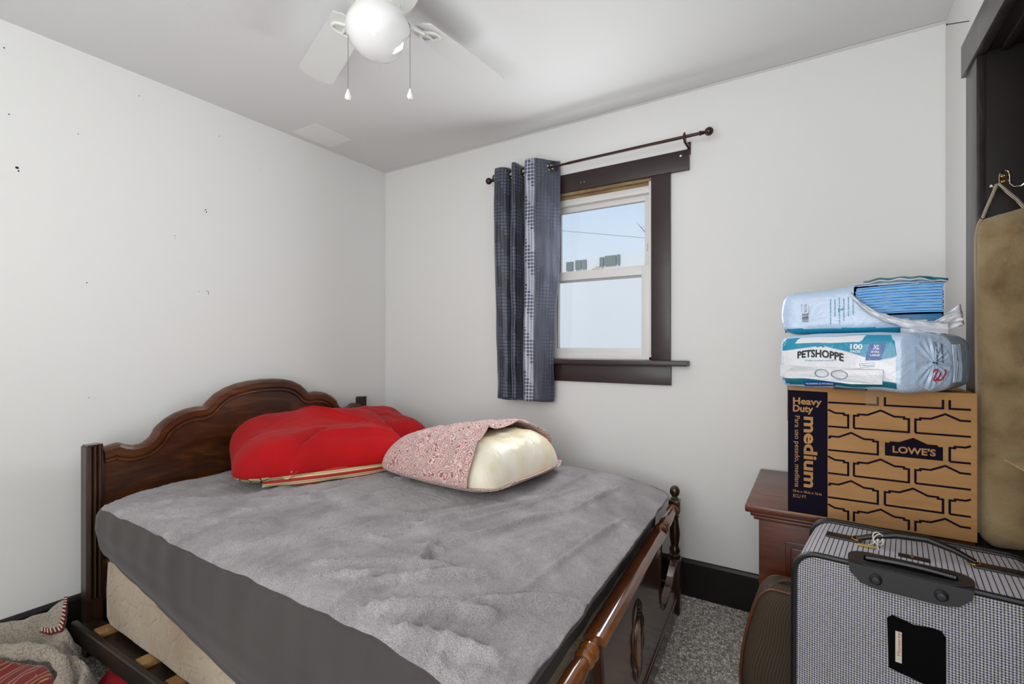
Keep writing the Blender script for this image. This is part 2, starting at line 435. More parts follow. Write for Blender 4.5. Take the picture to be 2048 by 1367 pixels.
s2 = B(); s2.sphere((-1.075 - WO[0], YB - .024 - WO[1], 2.094 - WO[2]), .0022, n=5, sc=(1, .4, 1)); s2.sphere((-1.055 - WO[0], YB - .024 - WO[1], 2.094 - WO[2]), .0022, n=5, sc=(1, .4, 1)); s2.build('nail_holes', WHITEP, w1)

# ------------------------------------------------------------------ outside the window
SIDING = plain('pale_house_siding', (232, 234, 236), .8)
DUSK = M('far_window_glass').set(col=(128, 138, 136), rough=.5).m
hs = empty('neighbour_house', (-6.8, 17.5, 0), label='pale blown-out house across the way with small grey windows seen through the glass', cat='house')
b = B(); b.box(-4.5, 5.5, 0, 5, -1.2, 4.62); b.build('wall', SIDING, hs, smooth=False)
k = 17.5 / 16
def hwin(px0, px1, z0, z1, name='window'):
    f = B(); f.box(px0, px1, -.06, .02, z0, z1); f.build(name, DUSK, hs, smooth=False)
for a in ((-7.68, -7.42, 3.93, 4.24), (-7.32, -7.10, 3.95, 4.27), (-7.06, -6.90, 3.95, 4.27), (-6.39, -6.24, 3.98, 4.29), (-6.20, -5.79, 3.99, 4.32), (-5.75, -5.66, 3.99, 4.33)):
    hwin(a[0] * k + 6.8, a[1] * k + 6.8, (a[2] - 1.21) * k + 1.21, (a[3] - 1.21) * k + 1.21)
cb_ = B(); cb_.tube([(-7 + t * .25, 10, 4.27 - t * .0512 * 1.0 - .0) for t in range(0, 26)], .004, 6)
o = cb_.build('utility_cable', plain('cable_grey', (70, 74, 80), .6)); o.location = (0, 0, 0); tag(o, 'thin dark overhead cable crossing the sky outside the window', 'cable')
t_ = B(); t_.tube([(0, 0, 0), (.10, 0, -.12), (.16, 0, -.2), (.25, 0, -.30)], [.002, .006, .008, .01], 5); t_.tube([(.10, 0, -.12), (.2, .02, -.1)], .003, 5)
o = t_.build('branch', plain('bark', (88, 84, 76), .9)); o.location = (-3.18, 10, 3.80); tag(o, 'small bare twig tip against the sky at the right of the upper pane', 'branch')
PW = wood('weathered_orange_wood', (150, 96, 54), (190, 130, 78), (210, 156, 102), 'z', .7, 0)
pp = B(); pp.box(-.03, .03, -.02, .04, -2.2, .50, .003); pp.box(-.03, .02, -.02, .04, .53, .96, .003); pp.box(-.05, .012, -.03, .0, .36, .40, .002); pp.box(-.034, .034, -.03, .0, .09, .11, .002)
o = pp.build('porch_post', PW); o.location = (-1.507, 2.9, 1.0); tag(o, 'orange-brown weathered wooden post outside the window beside the curtain', 'post')
GR = M('outdoor_ground').set(rough=1); v = GR.coord(); GR.base(GR.ramp(GR.noise(v, 1.2, 4), [(.3, (120, 122, 96)), (.7, (176, 170, 146))]))
b = B(); b.box(-40, 40, YB + .6, 60, -1.3, -1.2); o = b.build('ground', GR.m, smooth=False); structure(o)

# ------------------------------------------------------------------ curtain rod and curtain
RY, RZ = 2.34, 2.183
rod = empty('curtain_rod', (-1.02, RY, RZ), label='bronze curtain rod with ball finials above the window', cat='curtain rod')
b = B(); b.tube([(-.575, 0, -.003), (0, 0, 0), (.585, 0, .003)], .0062, 14); b.tube([(-.1, 0, 0), (.585, 0, .003)], .0075, 14); b.build('pole', BRONZE, rod)
for sx in (-1, 1):
    b = B(); rot = Matrix.Translation((sx * .575, 0, sx * .003)) @ Matrix.Rotation(sx * math.pi / 2, 4, 'Y')
    b.lathe([(.001, -.004), (.010, -.004), (.0115, 0), (.010, .004), (.007, .007), (.010, .011), (.008, .014), (.006, .017), (.0135, .022), (.0185, .031), (.0195, .038), (.017, .047), (.010, .054), (.002, .057)], 20, 0, rot)
    b.build('finial', BRONZE, rod)
    b = B(); x = sx * .505
    b.box(x - .006, x + .006, -.013, .013, -.014, .014, .003); b.box(x - .005, x + .005, -.004, YB - RY, -.022, -.012, .001); b.box(x - .008, x + .008, YB - RY - .004, YB - RY, -.05, .012, .001)
    b.tube([(x, -.002, .012), (x, -.002, .022)], .004, 8); b.build('bracket', BRONZE, rod)

def curtain():
    m = M('navy_jacquard_curtain').set(rough=.42, sheen=.4, spec=.5)
    uvn = m.n('ShaderNodeUVMap'); sp = m.n('ShaderNodeSeparateXYZ'); m.l(uvn.outputs[0], sp.inputs[0])
    u, v = sp.outputs[0], sp.outputs[1]
    nz = m.noise(m.coord('UV', (2, 1.2, 1)), 3, 3)
    cx = m.math('SUBTRACT', m.math('FRACT', m.math('MULTIPLY', u, 50)), .5)
    # row height alternates large and tiny along the length
    seg = m.math('SINE', m.math('ADD', m.math('MULTIPLY', v, 26), m.math('MULTIPLY', m.math('SINE', m.math('MULTIPLY', m.math('FLOOR', m.math('MULTIPLY', u, 50)), .9)), 1.1)))
    big = m.math('GREATER_THAN', seg, -.15)
    cyb = m.math('SUBTRACT', m.math('FRACT', m.math('MULTIPLY', v, 52)), .5)
    cys = m.math('SUBTRACT', m.math('FRACT', m.math('MULTIPLY', v, 125)), .5)
    ax = m.math('ABSOLUTE', cx)
    dB = m.math('LESS_THAN', m.math('ADD', m.math('POWER', m.math('MULTIPLY', ax, 2.5), 4), m.math('POWER', m.math('MULTIPLY', m.math('ABSOLUTE', cyb), 2.5), 4)), 1)
    dS = m.math('MULTIPLY', m.math('LESS_THAN', ax, .22), m.math('LESS_THAN', m.math('ABSOLUTE', cys), .28))
    dots = m.math('ADD', m.math('MULTIPLY', dB, big), m.math('MULTIPLY', dS, m.math('SUBTRACT', 1, big)))
    g_ = lambda v: (v, v, v, 1)
    band = m.ramp(m.math('DIVIDE', u, .86), [(0, g_(.5)), (.10, g_(.55)), (.125, g_(.15)), (.24, g_(.12)), (.40, g_(.15)), (.435, g_(.5)), (.455, g_(.15)), (.60, g_(.12)), (.73, g_(.45)), (.785, g_(.60)), (.805, g_(.95)), (.855, g_(.95)), (.88, g_(.52)), (1, g_(.5))])
    band = m.math('ADD', band, m.math('MULTIPLY', m.math('SUBTRACT', nz, .5), .5))
    bg = m.ramp(band, [(.30, (14, 19, 36)), (.48, (44, 47, 62)), (.68, (88, 90, 104)), (.92, (184, 188, 202))])
    fg = m.ramp(band, [(.26, (72, 80, 100)), (.44, (70, 74, 90)), (.62, (62, 66, 82)), (.88, (66, 72, 94))])
    m.base(m.mix(dots, bg, fg)); m.bump(m.noise(m.coord('UV', (30, 3, 1)), 3, 3), .25, .004)
    root = empty('curtain', (-1.36, RY, RZ), label='short navy and silver grommet curtain bunched at the left end of the rod', cat='curtain')
    NU, NV = 260, 90; TOP, BOT = .042, -1.283
    # plan path of the pleats, local x,y about the rod
    key = [(-.205, .045), (-.222, -.02), (-.185, -.045), (-.125, -.03), (-.095, .045), (-.075, .050), (-.080, -.045), (-.045, -.062), (-.025, .02), (.000, .048), (.015, .02), (.020, -.058), (.07, -.068), (.12, -.035), (.165, .01), (.200, .045)]
    def cat(t):
        n = len(key) - 1; x = t * n; i = min(int(x), n - 1); f = x - i
        p = [Vector(key[max(0, min(n, i + k))]) for k in (-1, 0, 1, 2)]
        return .5 * ((2 * p[1]) + (-p[0] + p[2]) * f + (2 * p[0] - 5 * p[1] + 4 * p[2] - p[3]) * f * f + (-p[0] + 3 * p[1] - 3 * p[2] + p[3]) * f ** 3)
    P = [cat(i / (NU - 1)) for i in range(NU)]
    arc = [0]
    for i in range(1, NU): arc.append(arc[-1] + (P[i] - P[i - 1]).length)
    b = B(); vs = []; uv = []
    for i in range(NU):
        for q in range(NV):
            t = q / (NV - 1); z = TOP + (BOT - TOP) * t
            s_ = .93 - .10 * t + .03 * math.sin(t * 5)
            x = P[i].x * s_ - .010 - .012 * t; y = P[i].y * (1 - .25 * t)
            wv = noise.noise(Vector((arc[i] * 14, z * 2.3, 1))) * .010 * min(1, t * 5) + noise.noise(Vector((arc[i] * 40, z * 7, 5))) * .0035
            x += wv * .5; y += wv
            if i > NU - 30: y += .012 * math.sin(z * 9) * (i - NU + 30) / 30 * t
            y = min(y, YB - RY - .03 + .0)
            dz = .004 * math.sin(arc[i] * 20) * (1 if q in (0,) else t)
            vs.append((x, y, z + dz)); uv.append((arc[i], z + 2))
    fs = []
    for i in range(NU - 1):
        for q in range(NV - 1):
            fs.append((i * NV + q, (i + 1) * NV + q, (i + 1) * NV + q + 1, i * NV + q + 1))
    # openings for the grommets: drop quads close to the ring centres
    def at_arc(px):  # index whose path crosses y=0 nearest px
        best = min(range(1, NU), key=lambda i: abs(P[i].x - px) + abs(P[i].y) * 4); return best
    cents = [at_arc(.135), at_arc(-.108), at_arc(-.215), at_arc(.018), at_arc(-.077), at_arc(-.03)]
    keep = []
    for f in fs:
        c = sum((Vector(vs[i]) for i in f), Vector()) / 4
        if any(abs(arc[min(NU - 1, f[0] // NV)] - arc[ci]) ** 2 + c.z ** 2 < .0205 ** 2 for ci in cents): continue
        keep.append(f)
    b.add(vs, keep)
    o = b.build('cloth', m.m, root, uv=uv, angle=80)
    sd = o.modifiers.new('solid', 'SOLIDIFY'); sd.thickness = .0016
    for ci in cents:
        t = (P[min(NU - 1, ci + 3)] - P[max(0, ci - 3)]).normalized(); c = Vector((P[ci].x, P[ci].y, 0))
        tx = Vector((t.x, t.y, 0)); g_ = B()
        pts = [c + tx * .0235 * math.cos(a) + Vector((0, 0, .0235 * math.sin(a))) for a in [2 * math.pi * q / 28 for q in range(28)]]
        g_.tube(pts, .0042, 8, closed=True, flat=1.0); g_.build('grommet', BLACKPL, root)
curtain()

# ------------------------------------------------------------------ ceiling fan
HX, HY = -1.148, 1.046
fan = empty('ceiling_fan', (HX, HY, ZC), label='white ceiling fan with opal globe light and two pull chains', cat='ceiling fan')
b = B(); b.lathe([(.085, 0), (.088, -.02), (.075, -.05), (.11, -.058), (.125, -.075), (.13, -.11), (.12, -.13), (.09, -.142), (.075, -.148), (.075, -.165), (.002, -.165)], 48); b.build('motor_housing', FANW, fan)
b = B(); b.lathe([(.002, -.16), (.062, -.16), (.066, -.165), (.066, -.188), (.07, -.193), (.074, -.197), (.073, -.208), (.06, -.21), (.002, -.21)], 40)
for a in (35, 155, 275): b.sphere((.078 * math.cos(R(a)), .078 * math.sin(R(a)), -.202), .005, n=5)
b.build('light_fitter', FANW, fan)
b = B(); b.lathe([(.06, -.200), (.078, -.206), (.092, -.222), (.0985, -.245), (.098, -.262), (.090, -.285), (.074, -.307), (.050, -.328), (.026, -.339), (.001, -.342)], 56); b.build('globe', OPAL, fan)
for q in range(5):
    a = R(87 + 72 * q)
    rt = Matrix.Rotation(a, 4, 'Z') @ Matrix.Rotation(R(11), 4, 'X')
    b = B(); out = []
    for t in [i / 14 for i in range(15)]: out.append((.20 + .40 * t, .056 + .012 * t))
    ca = [(.60 + .035 * math.sin(x) , .068 * math.cos(x)) for x in [math.pi * i / 12 for i in range(1, 12)]]
    poly = out + ca + [(x, -y) for x, y in out[::-1]] + [(.185, -.03), (.185, .03)]
    b.prism(poly, -.003, .003, lambda u, v, t: tuple(rt @ Vector((u, v, t - .128))))
    b.build('blade', BLADE, fan)
    b = B()
    tri = [(.215, .0), (.235, .035), (.262, .040), (.270, .02), (.270, -.02), (.262, -.040), (.235, -.035)]
    tr3 = [p for p in resamp3([(x, y, 0) for x, y in tri + tri[:1]], 40)][:-1]
    b.tube([tuple(rt @ Vector((p.x, p.y, -.136))) for p in tr3], .0055, 8, closed=True)
    b.tube([tuple(rt @ Vector(p)) for p in resamp3([(.10, 0, -.124), (.15, 0, -.142), (.19, 0, -.141), (.222, 0, -.136)], 16)], [.012 - .00033 * i for i in range(16)], 10)
    b.tube([tuple(rt @ Vector(p)) for p in ((.23, 0, -.136), (.27, 0, -.136))], .005, 6)
    b.build('blade_iron', FANW, fan)
BEAD = M('bead_chain_metal').set(col=(150, 148, 140), rough=.3, metal=.8).m
def chain(px, dep, ztop, zbot, name_side):
    f = Vector((-.532, .847)); r_ = Vector((.847, .532)); p = f * dep + r_ * ((px - 1024) / 963 * dep)
    lx, ly = p.x - HX, p.y - HY
    b = B(); d = Vector((lx, ly)).normalized() * .068
    # from the fitter, over the globe, then straight down
    path = [Vector((d.x, d.y, -.195)), Vector((d.x * 1.15, d.y * 1.15, -.2)), Vector((lx, ly, -.235))]
    z = -.235
    end = zbot - ZC + .034
    while z > end: z -= .01; path.append(Vector((lx, ly, max(z, end))))
    b.tube([tuple(q) for q in path], .0007, 5)
    acc = 0; prev = path[0]
    for q in path[1:]:
        dd = (q - prev).length; t = 0
        while t < dd:
            c = prev.lerp(q, t / dd); b.sphere(tuple(c), .0015, n=3); t += .0042
        prev = q
    ch = b.build('pull_chain', BEAD, fan)
    b = B(); b.lathe([(.0005, -.000), (.002, -.001), (.0035, -.006), (.0065, -.014), (.0095, -.022), (.0098, -.027), (.0075, -.032), (.004, -.0345), (.001, -.035)], 16, 0, Matrix.Translation((lx, ly, zbot - ZC + .035)))
    b.sphere((lx, ly, zbot - ZC + .0005), .0028, mi=1, n=4); b.build('pull_knob', [FANW, BRASS], ch)
chain(696, 1.465, 2.2, 1.955, 'l'); chain(820, 1.50, 2.2, 1.975, 'r')

# ------------------------------------------------------------------ bed frame
bed = empty('bed_frame', (-1.45, 1.45, 0), label='dark walnut bed frame with scalloped headboard and turned-spindle footboard', cat='bed')
BO = Vector((-1.45, 1.45, 0))
# headboard plane: w along width, n towards the foot
HA = R(4.7); H0 = Vector((-2.400, .700, 0)); hv = Vector((-math.sin(HA), math.cos(HA), 0)); hn = Vector((math.cos(HA), math.sin(HA), 0))
hb = lambda w, z, n: tuple(H0 + hv * w + hn * n + Vector((0, 0, z)) - BO)
half = [(.055, .800), (.105, .808), (.118, .806), (.135, .795), (.165, .786), (.20, .788), (.228, .806), (.243, .828), (.248, .842), (.262, .856), (.29, .878), (.33, .898), (.37, .909), (.41, .914), (.447, .912),
        (.455, .914), (.478, .938), (.51, .965), (.56, .990), (.61, 1.003), (.67, 1.011), (.745, 1.014)]
top = half + [(1.49 - w, z) for w, z in half[::-1][1:]]
top = [(w, z + .032 * (w / 1.49)) for w, z in top]
bot = [(1.435, .19), (.055, .19)]
HTH = .024
b = B(); b.prism(top + bot, -.02, .0, lambda w, z, t: hb(w, z, t)); b.build('headboard_panel', HEADW, bed, smooth=False)
# raised rim following the scallop, with a bead and groove below
def offset(line, d):
    out = []
    for i, p in enumerate(line):
        a = Vector(line[max(0, i - 1)]); c = Vector(line[min(len(line) - 1, i + 1)]); t = (c - a).normalized(); out.append((p[0] + t.y * d, p[1] - t.x * d))
    return out
def resamp(line, n=150):
    L_ = [0]
    for i in range(1, len(line)): L_.append(L_[-1] + (Vector(line[i]) - Vector(line[i - 1])).length)
    out = []; j = 0
    for q in range(n):
        s_ = L_[-1] * q / (n - 1)
        while j < len(L_) - 2 and L_[j + 1] < s_: j += 1
        f = (s_ - L_[j]) / (L_[j + 1] - L_[j]); out.append(tuple(Vector(line[j]).lerp(Vector(line[j + 1]), f)))
    return out
tp = resamp(top)
prof = [(0, -.022), (-.003, -.01), (0, .006), (.004, .013), (.014, .017), (.040, .015), (.046, .011), (.048, .004), (.050, .004), (.052, .010), (.060, .010), (.063, .003), (.066, .001), (.066, -.005)]
cols = [offset(tp, d) for d, h in prof]
b = B(); b.grid(lambda i, j: hb(*[min(1.436, max(.054, cols[round(j * (len(prof) - 1))][round(i * (len(tp) - 1))][0])), cols[round(j * (len(prof) - 1))][round(i * (len(tp) - 1))][1]], prof[round(j * (len(prof) - 1))][1]), len(tp), len(prof))
b.build('headboard_rim', HEADRIM, bed, angle=25)
b = B(); b.prism([(.055, .30), (1.435, .30), (1.435, .37), (.055, .36)], -.018, .010, hb); b.build('lower_rail', HEADW, bed, smooth=False)
for w0, zt in ((0, .815), (1.435, .868)):
    b = B(); n = 3; pl = [(w0, -.03), (w0, .012)]
    for i in range(n):
        for a in range(1, 6):
            an = math.pi * a / 6; pl.append((w0 + .004 + (.047 / n) * (i + .5) - .0068 * math.cos(an), .012 + .009 * math.sin(an)))
        pl.append((w0 + .004 + (.047 / n) * (i + 1), .011))
    pl += [(w0 + .055, .012), (w0 + .055, -.03)]
    b.prism(pl, 0.22, zt, lambda w, nn, t: hb(w, t, nn)); b.box(0, .055, -.03, .012, 0, .22, .002, mat=Matrix(((hv.x, hn.x, 0, 0), (hv.y, hn.y, 0, 0), (0, 0, 1, 0), (0, 0, 0, 1))).to_4x4() if False else None) if False else None
    b.prism([(w0 + .001, -.029), (w0 + .054, -.029), (w0 + .054, .012), (w0 + .001, .012)], 0, .22, lambda w, nn, t: hb(w, t, nn))
    b.prism([(w0 + .003, -.027), (w0 + .052, -.027), (w0 + .052, .018), (w0 + .003, .018)], zt, zt + .006, lambda w, nn, t: hb(w, t, nn))
    b.build('headboard_post', POSTW, bed, angle=30)
# carved ornament behind the red pillow
b = B()
for s_ in (-1, 1):
    for q in range(4):
        a = [(s_ * (.02 + .035 * q + .03 * t + .012 * math.sin(6 * t)), .765 - .012 * q + .022 * math.sin(2.6 * t + q)) for t in [i / 8 for i in range(9)]]
        b.tube([hb(.745 + x, z, .004) for x, z in a], [.003 + .005 * math.sin(math.pi * i / 8) for i in range(9)], 8)
b.sphere(hb(.745, .765, .004), .016, n=6, sc=(.6, 1, 1)); b.build('carved_ornament', POSTW, bed)

# footboard: d from the far post towards the near one
F0 = Vector((-.520, 2.215, 0)); F1 = Vector((-.419, .740, 0)); fd = (F1 - F0).normalized(); fnrm = Vector((-fd.y, fd.x, 0))  # towards +x
FO = -.010
fb_ = lambda d, z, n: tuple(F0 + fd * d + fnrm * (n + FO) + Vector((0, 0, z)) - BO)
FW = 1.479
u = [(.035, .262), (.075, .250), (.125, .228), (.18, .208), (.24, .196), (.29, .194), (.335, .204), (.368, .228), (.386, .262), (.390, .30), (.388, .37), (.378, .425), (.366, .47), (.366, .488)]
poly = [(.03, .09)] + u + [(FW - d, z) for d, z in u[::-1]] + [(FW - .03, .09)]
b = B(); b.prism(poly, -.012, .012, fb_); b.build('footboard_panel', FOOTW, bed, smooth=False)
ur = resamp(u, 70)
for mir in (0, 1):
    ln = [((FW - d) if mir else d, z) for d, z in ur]
    b = B(); b.tube([fb_(d + (-.004 if not mir else .004) * 0, z - .004, .012) for d, z in ln], .0045, 6); b.tube([fb_(d - (.010 if mir else -.010) * (1 if z > .25 else .2), z - .015 if z < .3 else z, .012) for d, z in ln], .0028, 6)
    b.build('arch_molding', FOOTW, bed)
b = B(); pr = [(-.026, .482), (.026, .482), (.030, .487), (.030, .494), (.022, .500), (.018, .503), (.010, .5045), (-.010, .5045), (-.018, .503), (-.022, .5), (-.030, .494), (-.030, .487)]
b.prism(pr, .362, FW - .362, lambda n, z, t: fb_(t, z, n)); b.prism([(-.007, .5045), (-.003, .5025), (.003, .5025), (.007, .5045)], .38, FW - .38, lambda n, z, t: fb_(t, z + .0005, n))
b.build('top_rail', RAILTOP, bed, angle=50)
b = B(); b.prism([(-.014, .02), (.014, .02), (.014, .088), (.017, .092), (.0185, .097), (.015, .101), (-.014, .101)], .03, FW - .03, lambda n, z, t: fb_(t, z, n)); b.build('bottom_rail', FOOTW, bed, angle=50)
# turned horizontal spindles
sp = [(.006, 0), (.016, .002), (.021, .010), (.0245, .020), (.024, .026), (.019, .030), (.023, .034), (.024, .040), (.018, .046), (.0165, .052), (.019, .09), (.0225, .14), (.0235, .19), (.022, .225), (.0185, .243), (.017, .248), (.023, .254), (.0245, .262), (.020, .268), (.018, .272), (.024, .280), (.0262, .292), (.023, .303), (.015, .310), (.012, .335)]
for mir in (0, 1):
    s0, dr = (.028, 1) if not mir else (FW - .028, -1)
    o_ = Vector(fb_(s0, .487, 0)); ax = fd * dr
    mt = Matrix.Translation(o_) @ ax.to_track_quat('Z', 'Y').to_matrix().to_4x4()
    b = B(); b.lathe(sp, 24, 0, mt); b.build('spindle', SPINW, bed)
    base = Vector(fb_(0 if not mir else FW, 0, 0)); b = B(); mt = Matrix.Translation(base) @ Matrix.Rotation(math.atan2(fd.y, fd.x), 4, 'Z')
    b.box(-.025, .025, -.025, .025, .02, .262, .003, mat=mt)
    b.box(-.024, .024, -.024, .024, .462, .522, .007, mat=mt, seg=3)
    b.lathe([(.012, 0), (.016, .004), (.019, .02)], 20, 0, mt)
    b.lathe([(.022, .262), (.025, .268), (.025, .276), (.018, .282), (.022, .288), (.0235, .298), (.020, .308), (.0165, .316), (.0185, .33), (.0225, .352), (.0235, .372), (.021, .395), (.0165, .422), (.0145, .438), (.019, .443), (.019, .449), (.0145, .454), (.016, .462)], 24, 0, mt)
    b.lathe([(.014, .520), (.018, .525), (.012, .531), (.0105, .534), (.0175, .540), (.0215, .550), (.0222, .558), (.0205, .568), (.0145, .577), (.006, .582), (.001, .583)], 24, 0, mt)
    b.build('footboard_post', POSTW, bed, angle=40)
# carved leaf in the middle of the panel
b = B(); cx = FW / 2
for s_ in (-1, 1):
    b.tube([fb_(cx + s_ * (.060 * math.sin(math.pi * t) ** .8 + .004), .165 + .255 * t, .013) for t in [i / 24 for i in range(25)]], [.002 + .005 * abs(math.sin(math.pi * i / 6)) for i in range(25)], 8)
    for q in range(5):
        z0 = .36 + .012 * q
        b.tube([fb_(cx + s_ * .010 * (5 - q) * t, z0 + .02 * t - .03 * t * t, .014) for t in [i / 6 for i in range(7)]], [.005 * (1 - i / 8) for i in range(7)], 6)
b.sphere(fb_(cx, .27, .012), .001); b.build('carved_leaf', POSTW, bed)
b = B(); b.prism([(cx + .026 * math.sin(math.pi * t) * s_, .20 + .15 * t) for s_, rng in ((1, range(0, 17)), (-1, range(15, 0, -1))) for t in [i / 16 for i in rng]], .010, .0175, fb_); b.build('carved_lozenge', SPINW, bed, smooth=False)
# side rails with ledge and slats
def rail(y0, y1, name, xe):
    a = Vector((-2.385, y0, 0)) - BO; c = Vector((xe, y1, 0)) - BO; dr = (c - a).normalized(); nr = Vector((-dr.y, dr.x, 0)); s_ = 1 if y0 < 1.4 else -1
    b = B(); Lr = (c - a).length
    fnp = lambda n, z, t: tuple(a + dr * t + nr * n * s_ + Vector((0, 0, z)))
    b.prism([(0, .098), (.022, .098), (.022, .108), (.085, .108), (.085, .138), (.022, .138), (.022, .158), (.018, .162), (.004, .162), (0, .158)], 0, Lr, fnp)
    b.build('side_rail', RAILW, bed, smooth=False)
    return fnp
rail(.655, .712, 'near', -.455); rail(2.19, 2.19, 'far', -.56)
for i, x in enumerate((-2.235, -1.90, -1.70, -1.40, -1.10, -.80)):
    b = B(); y0 = .682 + .027 * (x + 2.385); b.box(x - .028 + 1.45, x + .028 + 1.45, y0 - 1.45, 2.165 - 1.45, .1385, .158, .002)
    b.build('slat', SLATW, bed)

# ------------------------------------------------------------------ mattress with fitted sheet, box spring
PLUSH = M('grey_plush_velour').set(rough=.95, sheen=.25, spec=.15, sr=.4); m = PLUSH; v = m.coord()
nA = m.noise(v, 5, 5, .6, .6); nB = m.noise(v, 420, 2, .7); nC = m.noise(m.coord(scale=(60, 14, 14)), 3, 3)
c = m.ramp(nA, [(.3, (146, 141, 144)), (.5, (172, 167, 169)), (.72, (198, 193, 195))]); c = m.mix(m.math('MULTIPLY', m.ramp(nB, [(.35, (255, 255, 255)), (.62, (0, 0, 0))]), .62), c, (98, 93, 96))
m.base(c); m.bump(nB, .7, .004); m.bump(m.noise(v, 34, 4, .6, 1.2), .6, .012); PLUSH = m.m
KNIT = M('dark_grey_jersey').set(rough=.85, sheen=.15, spec=.2); m = KNIT; v = m.coord()
hair = m.n('ShaderNodeTexVoronoi', feature='DISTANCE_TO_EDGE'); hair.inputs['Scale'].default_value = 26
wv = m.n('ShaderNodeMixRGB'); wv.inputs[0].default_value = .12; nn = m.n('ShaderNodeTexNoise'); nn.inputs['Scale'].default_value = 9; nn.inputs['Detail'].default_value = 5
m.l(v, nn.inputs['Vector']); m.l(v, wv.inputs[1]); m.l(nn.outputs['Color'], wv.inputs[2]); m.l(wv.outputs[0], hair.inputs['Vector'])
hm = m.math('MULTIPLY', m.math('LESS_THAN', hair.outputs['Distance'], .006), m.math('GREATER_THAN', m.noise(v, 14, 2), .52))
c = m.ramp(m.noise(v, 2.2, 4), [(.3, (62, 58, 58)), (.7, (74, 69, 67))]); m.base(m.mix(m.math('MULTIPLY', hm, .45), c, (48, 42, 42)))
m.bump(m.noise(v, 500, 2), .15, .001); KNIT = m.m

def seg_d(p, a, b_):
    a = Vector(a); b_ = Vector(b_); ab = b_ - a; t = max(0, min(1, (p - a).dot(ab) / ab.length_squared)); q = a + ab * t
    sd = (p - q); return sd.length, t, ab.x * sd.y - ab.y * sd.x
FZ, FHY = .615, 690
def un(px, py, z=.62):   # world xy used once, to lay the creases where the cloth has them
    f = (-.532, .847); r_ = (.847, .532); t = (px - 1024) / 963; s_ = (1.21 - z) * 963 / (py - 690)
    return ((f[0] + t * r_[0]) * s_, (f[1] + t * r_[1]) * s_)
CREASES = [(-1.13, 1.09, -.90, 1.62, .010, .020), (-.90, 1.62, -.87, 2.10, .007, .018), (-.93, 1.03, -.74, 1.55, .012, .022), (-.74, 1.55, -.70, 2.0, .008, .02), (-.62, 1.0, -.58, 1.7, .007, .020),
           (-1.02, 1.02, -.88, 1.05, .014, .020), (-.95, 1.10, -.90, .94, .016, .018), (-.90, .95, -.78, .98, .012, .018), (-1.18, 1.0, -.98, 1.02, .010, .02),
           (-1.0, .90, -.80, 1.02, .010, .02), (-.96, .80, -.70, 1.02, .016, .022), (-.85, .74, -.60, .90, .020, .026), (-.74, .72, -.52, .80, .020, .022), (-.70, .86, -.52, 1.06, .014, .024), (-.60, .98, -.47, 1.10, .012, .02),
           (-1.70, 1.02, -1.58, 1.40, .010, .022), (-1.58, 1.40, -1.50, 1.62, .009, .02), (-1.50, 1.05, -1.42, 1.50, .008, .020), (-1.85, .95, -1.72, 1.15, .007, .02), (-1.38, .90, -1.15, 1.35, .005, .014), (-1.25, .80, -1.02, 1.25, .005, .014),
           (-2.1, .82, -1.9, 1.0, .006, .02), (-1.95, .80, -1.7, .98, .007, .018), (-1.8, .78, -1.5, .96, .007, .018), (-1.15, .80, -.98, .92, .01, .018), (-1.08, .76, -.92, .90, .01, .016), (-1.62, .80, -1.36, 1.18, .006, .016), (-1.45, .76, -1.22, 1.10, .006, .016), (-1.32, .86, -1.02, 1.52, .006, .016), (-1.0, 1.15, -.80, 1.9, .006, .016), (-1.22, 1.15, -1.10, 1.25, .010, .018), (-1.75, 1.15, -1.62, 1.22, .007, .02), (-1.9, 1.1, -1.86, 1.3, .006, .02)]
def wrinkle(x, y, de):
    """height of the sheet above the mattress; de = distance from the near edge"""
    p = Vector((x, y)); h = 0
    for ax, ay, bx, by, am, wd in CREASES:
        d_, t, sgn = seg_d(p, (ax, ay), (bx, by))
        if d_ < wd * 3: h += 2.3 * am * (math.exp(-(d_ / (wd * .55)) ** 2) - (.35 * math.exp(-((d_ - wd) / (wd * .6)) ** 2) * math.sin(math.pi * t) if sgn > 0 and 0 < t < 1 else 0)) * (math.sin(math.pi * min(1, max(0, t))) ** .5 * .8 + .2) * (1 if sgn > 0 else .9)
    h = min(h, .017 + .35 * max(0, h - .017))
    k_ = noise.noise(Vector((x * 3, y * 2, 4)))
    # gathers running up from the near seam, leaning towards the foot
    ph = (x + .35 * de * (x + 1.4)) * 2 * math.pi / .047 + 5 * noise.noise(Vector((x * 4, y * 1.5, 9)))
    h += (.0115 + .008 * k_) * math.exp(-de / .12) * (1 - abs(math.sin(ph / 2))) ** 1.3 * min(1, de / .03)
    h += .005 * noise.noise(Vector((x * 16 + y * 5, y * 7 - x * 6, 2))) + .0035 * noise.noise(Vector((x * 7, y * 9, 7)))
    r_ = noise.noise(Vector((x * 12 + 1.5 * noise.noise(Vector((x * 6, y * 6, 0))), y * 22, 3))); h += .003 * (1 - abs(r_)) ** 4
    h += .010 * noise.noise(Vector((x * 2.2, y * 2.2, 1)))
    f_ = min(1, max(0, (x + .80) / .30)); h -= .040 * f_ * f_ * (3 - 2 * f_)
    return h
matt = empty('mattress', (-1.45, 1.45, .20), label='full mattress covered by a stretched grey plush fitted sheet', cat='mattress')
MO = Vector((-1.45, 1.45, .20))
def outline(n):
    """rounded quad perimeter in (p,q) in [-1,1]"""
    pts = []; rc = .13
    segs = []
    for cxx, cyy, a0 in ((1, -1, -90), (1, 1, 0), (-1, 1, 90), (-1, -1, 180)):
        r_ = rc; cc = (cxx * (1 - r_), cyy * (1 - r_))
        for i in range(9):
            a = R(a0 + 90 * i / 8); segs.append((cc[0] + r_ * math.cos(a), cc[1] + r_ * math.sin(a)))
    segs.append(segs[0]); return resamp(segs, n + 1)[:-1]
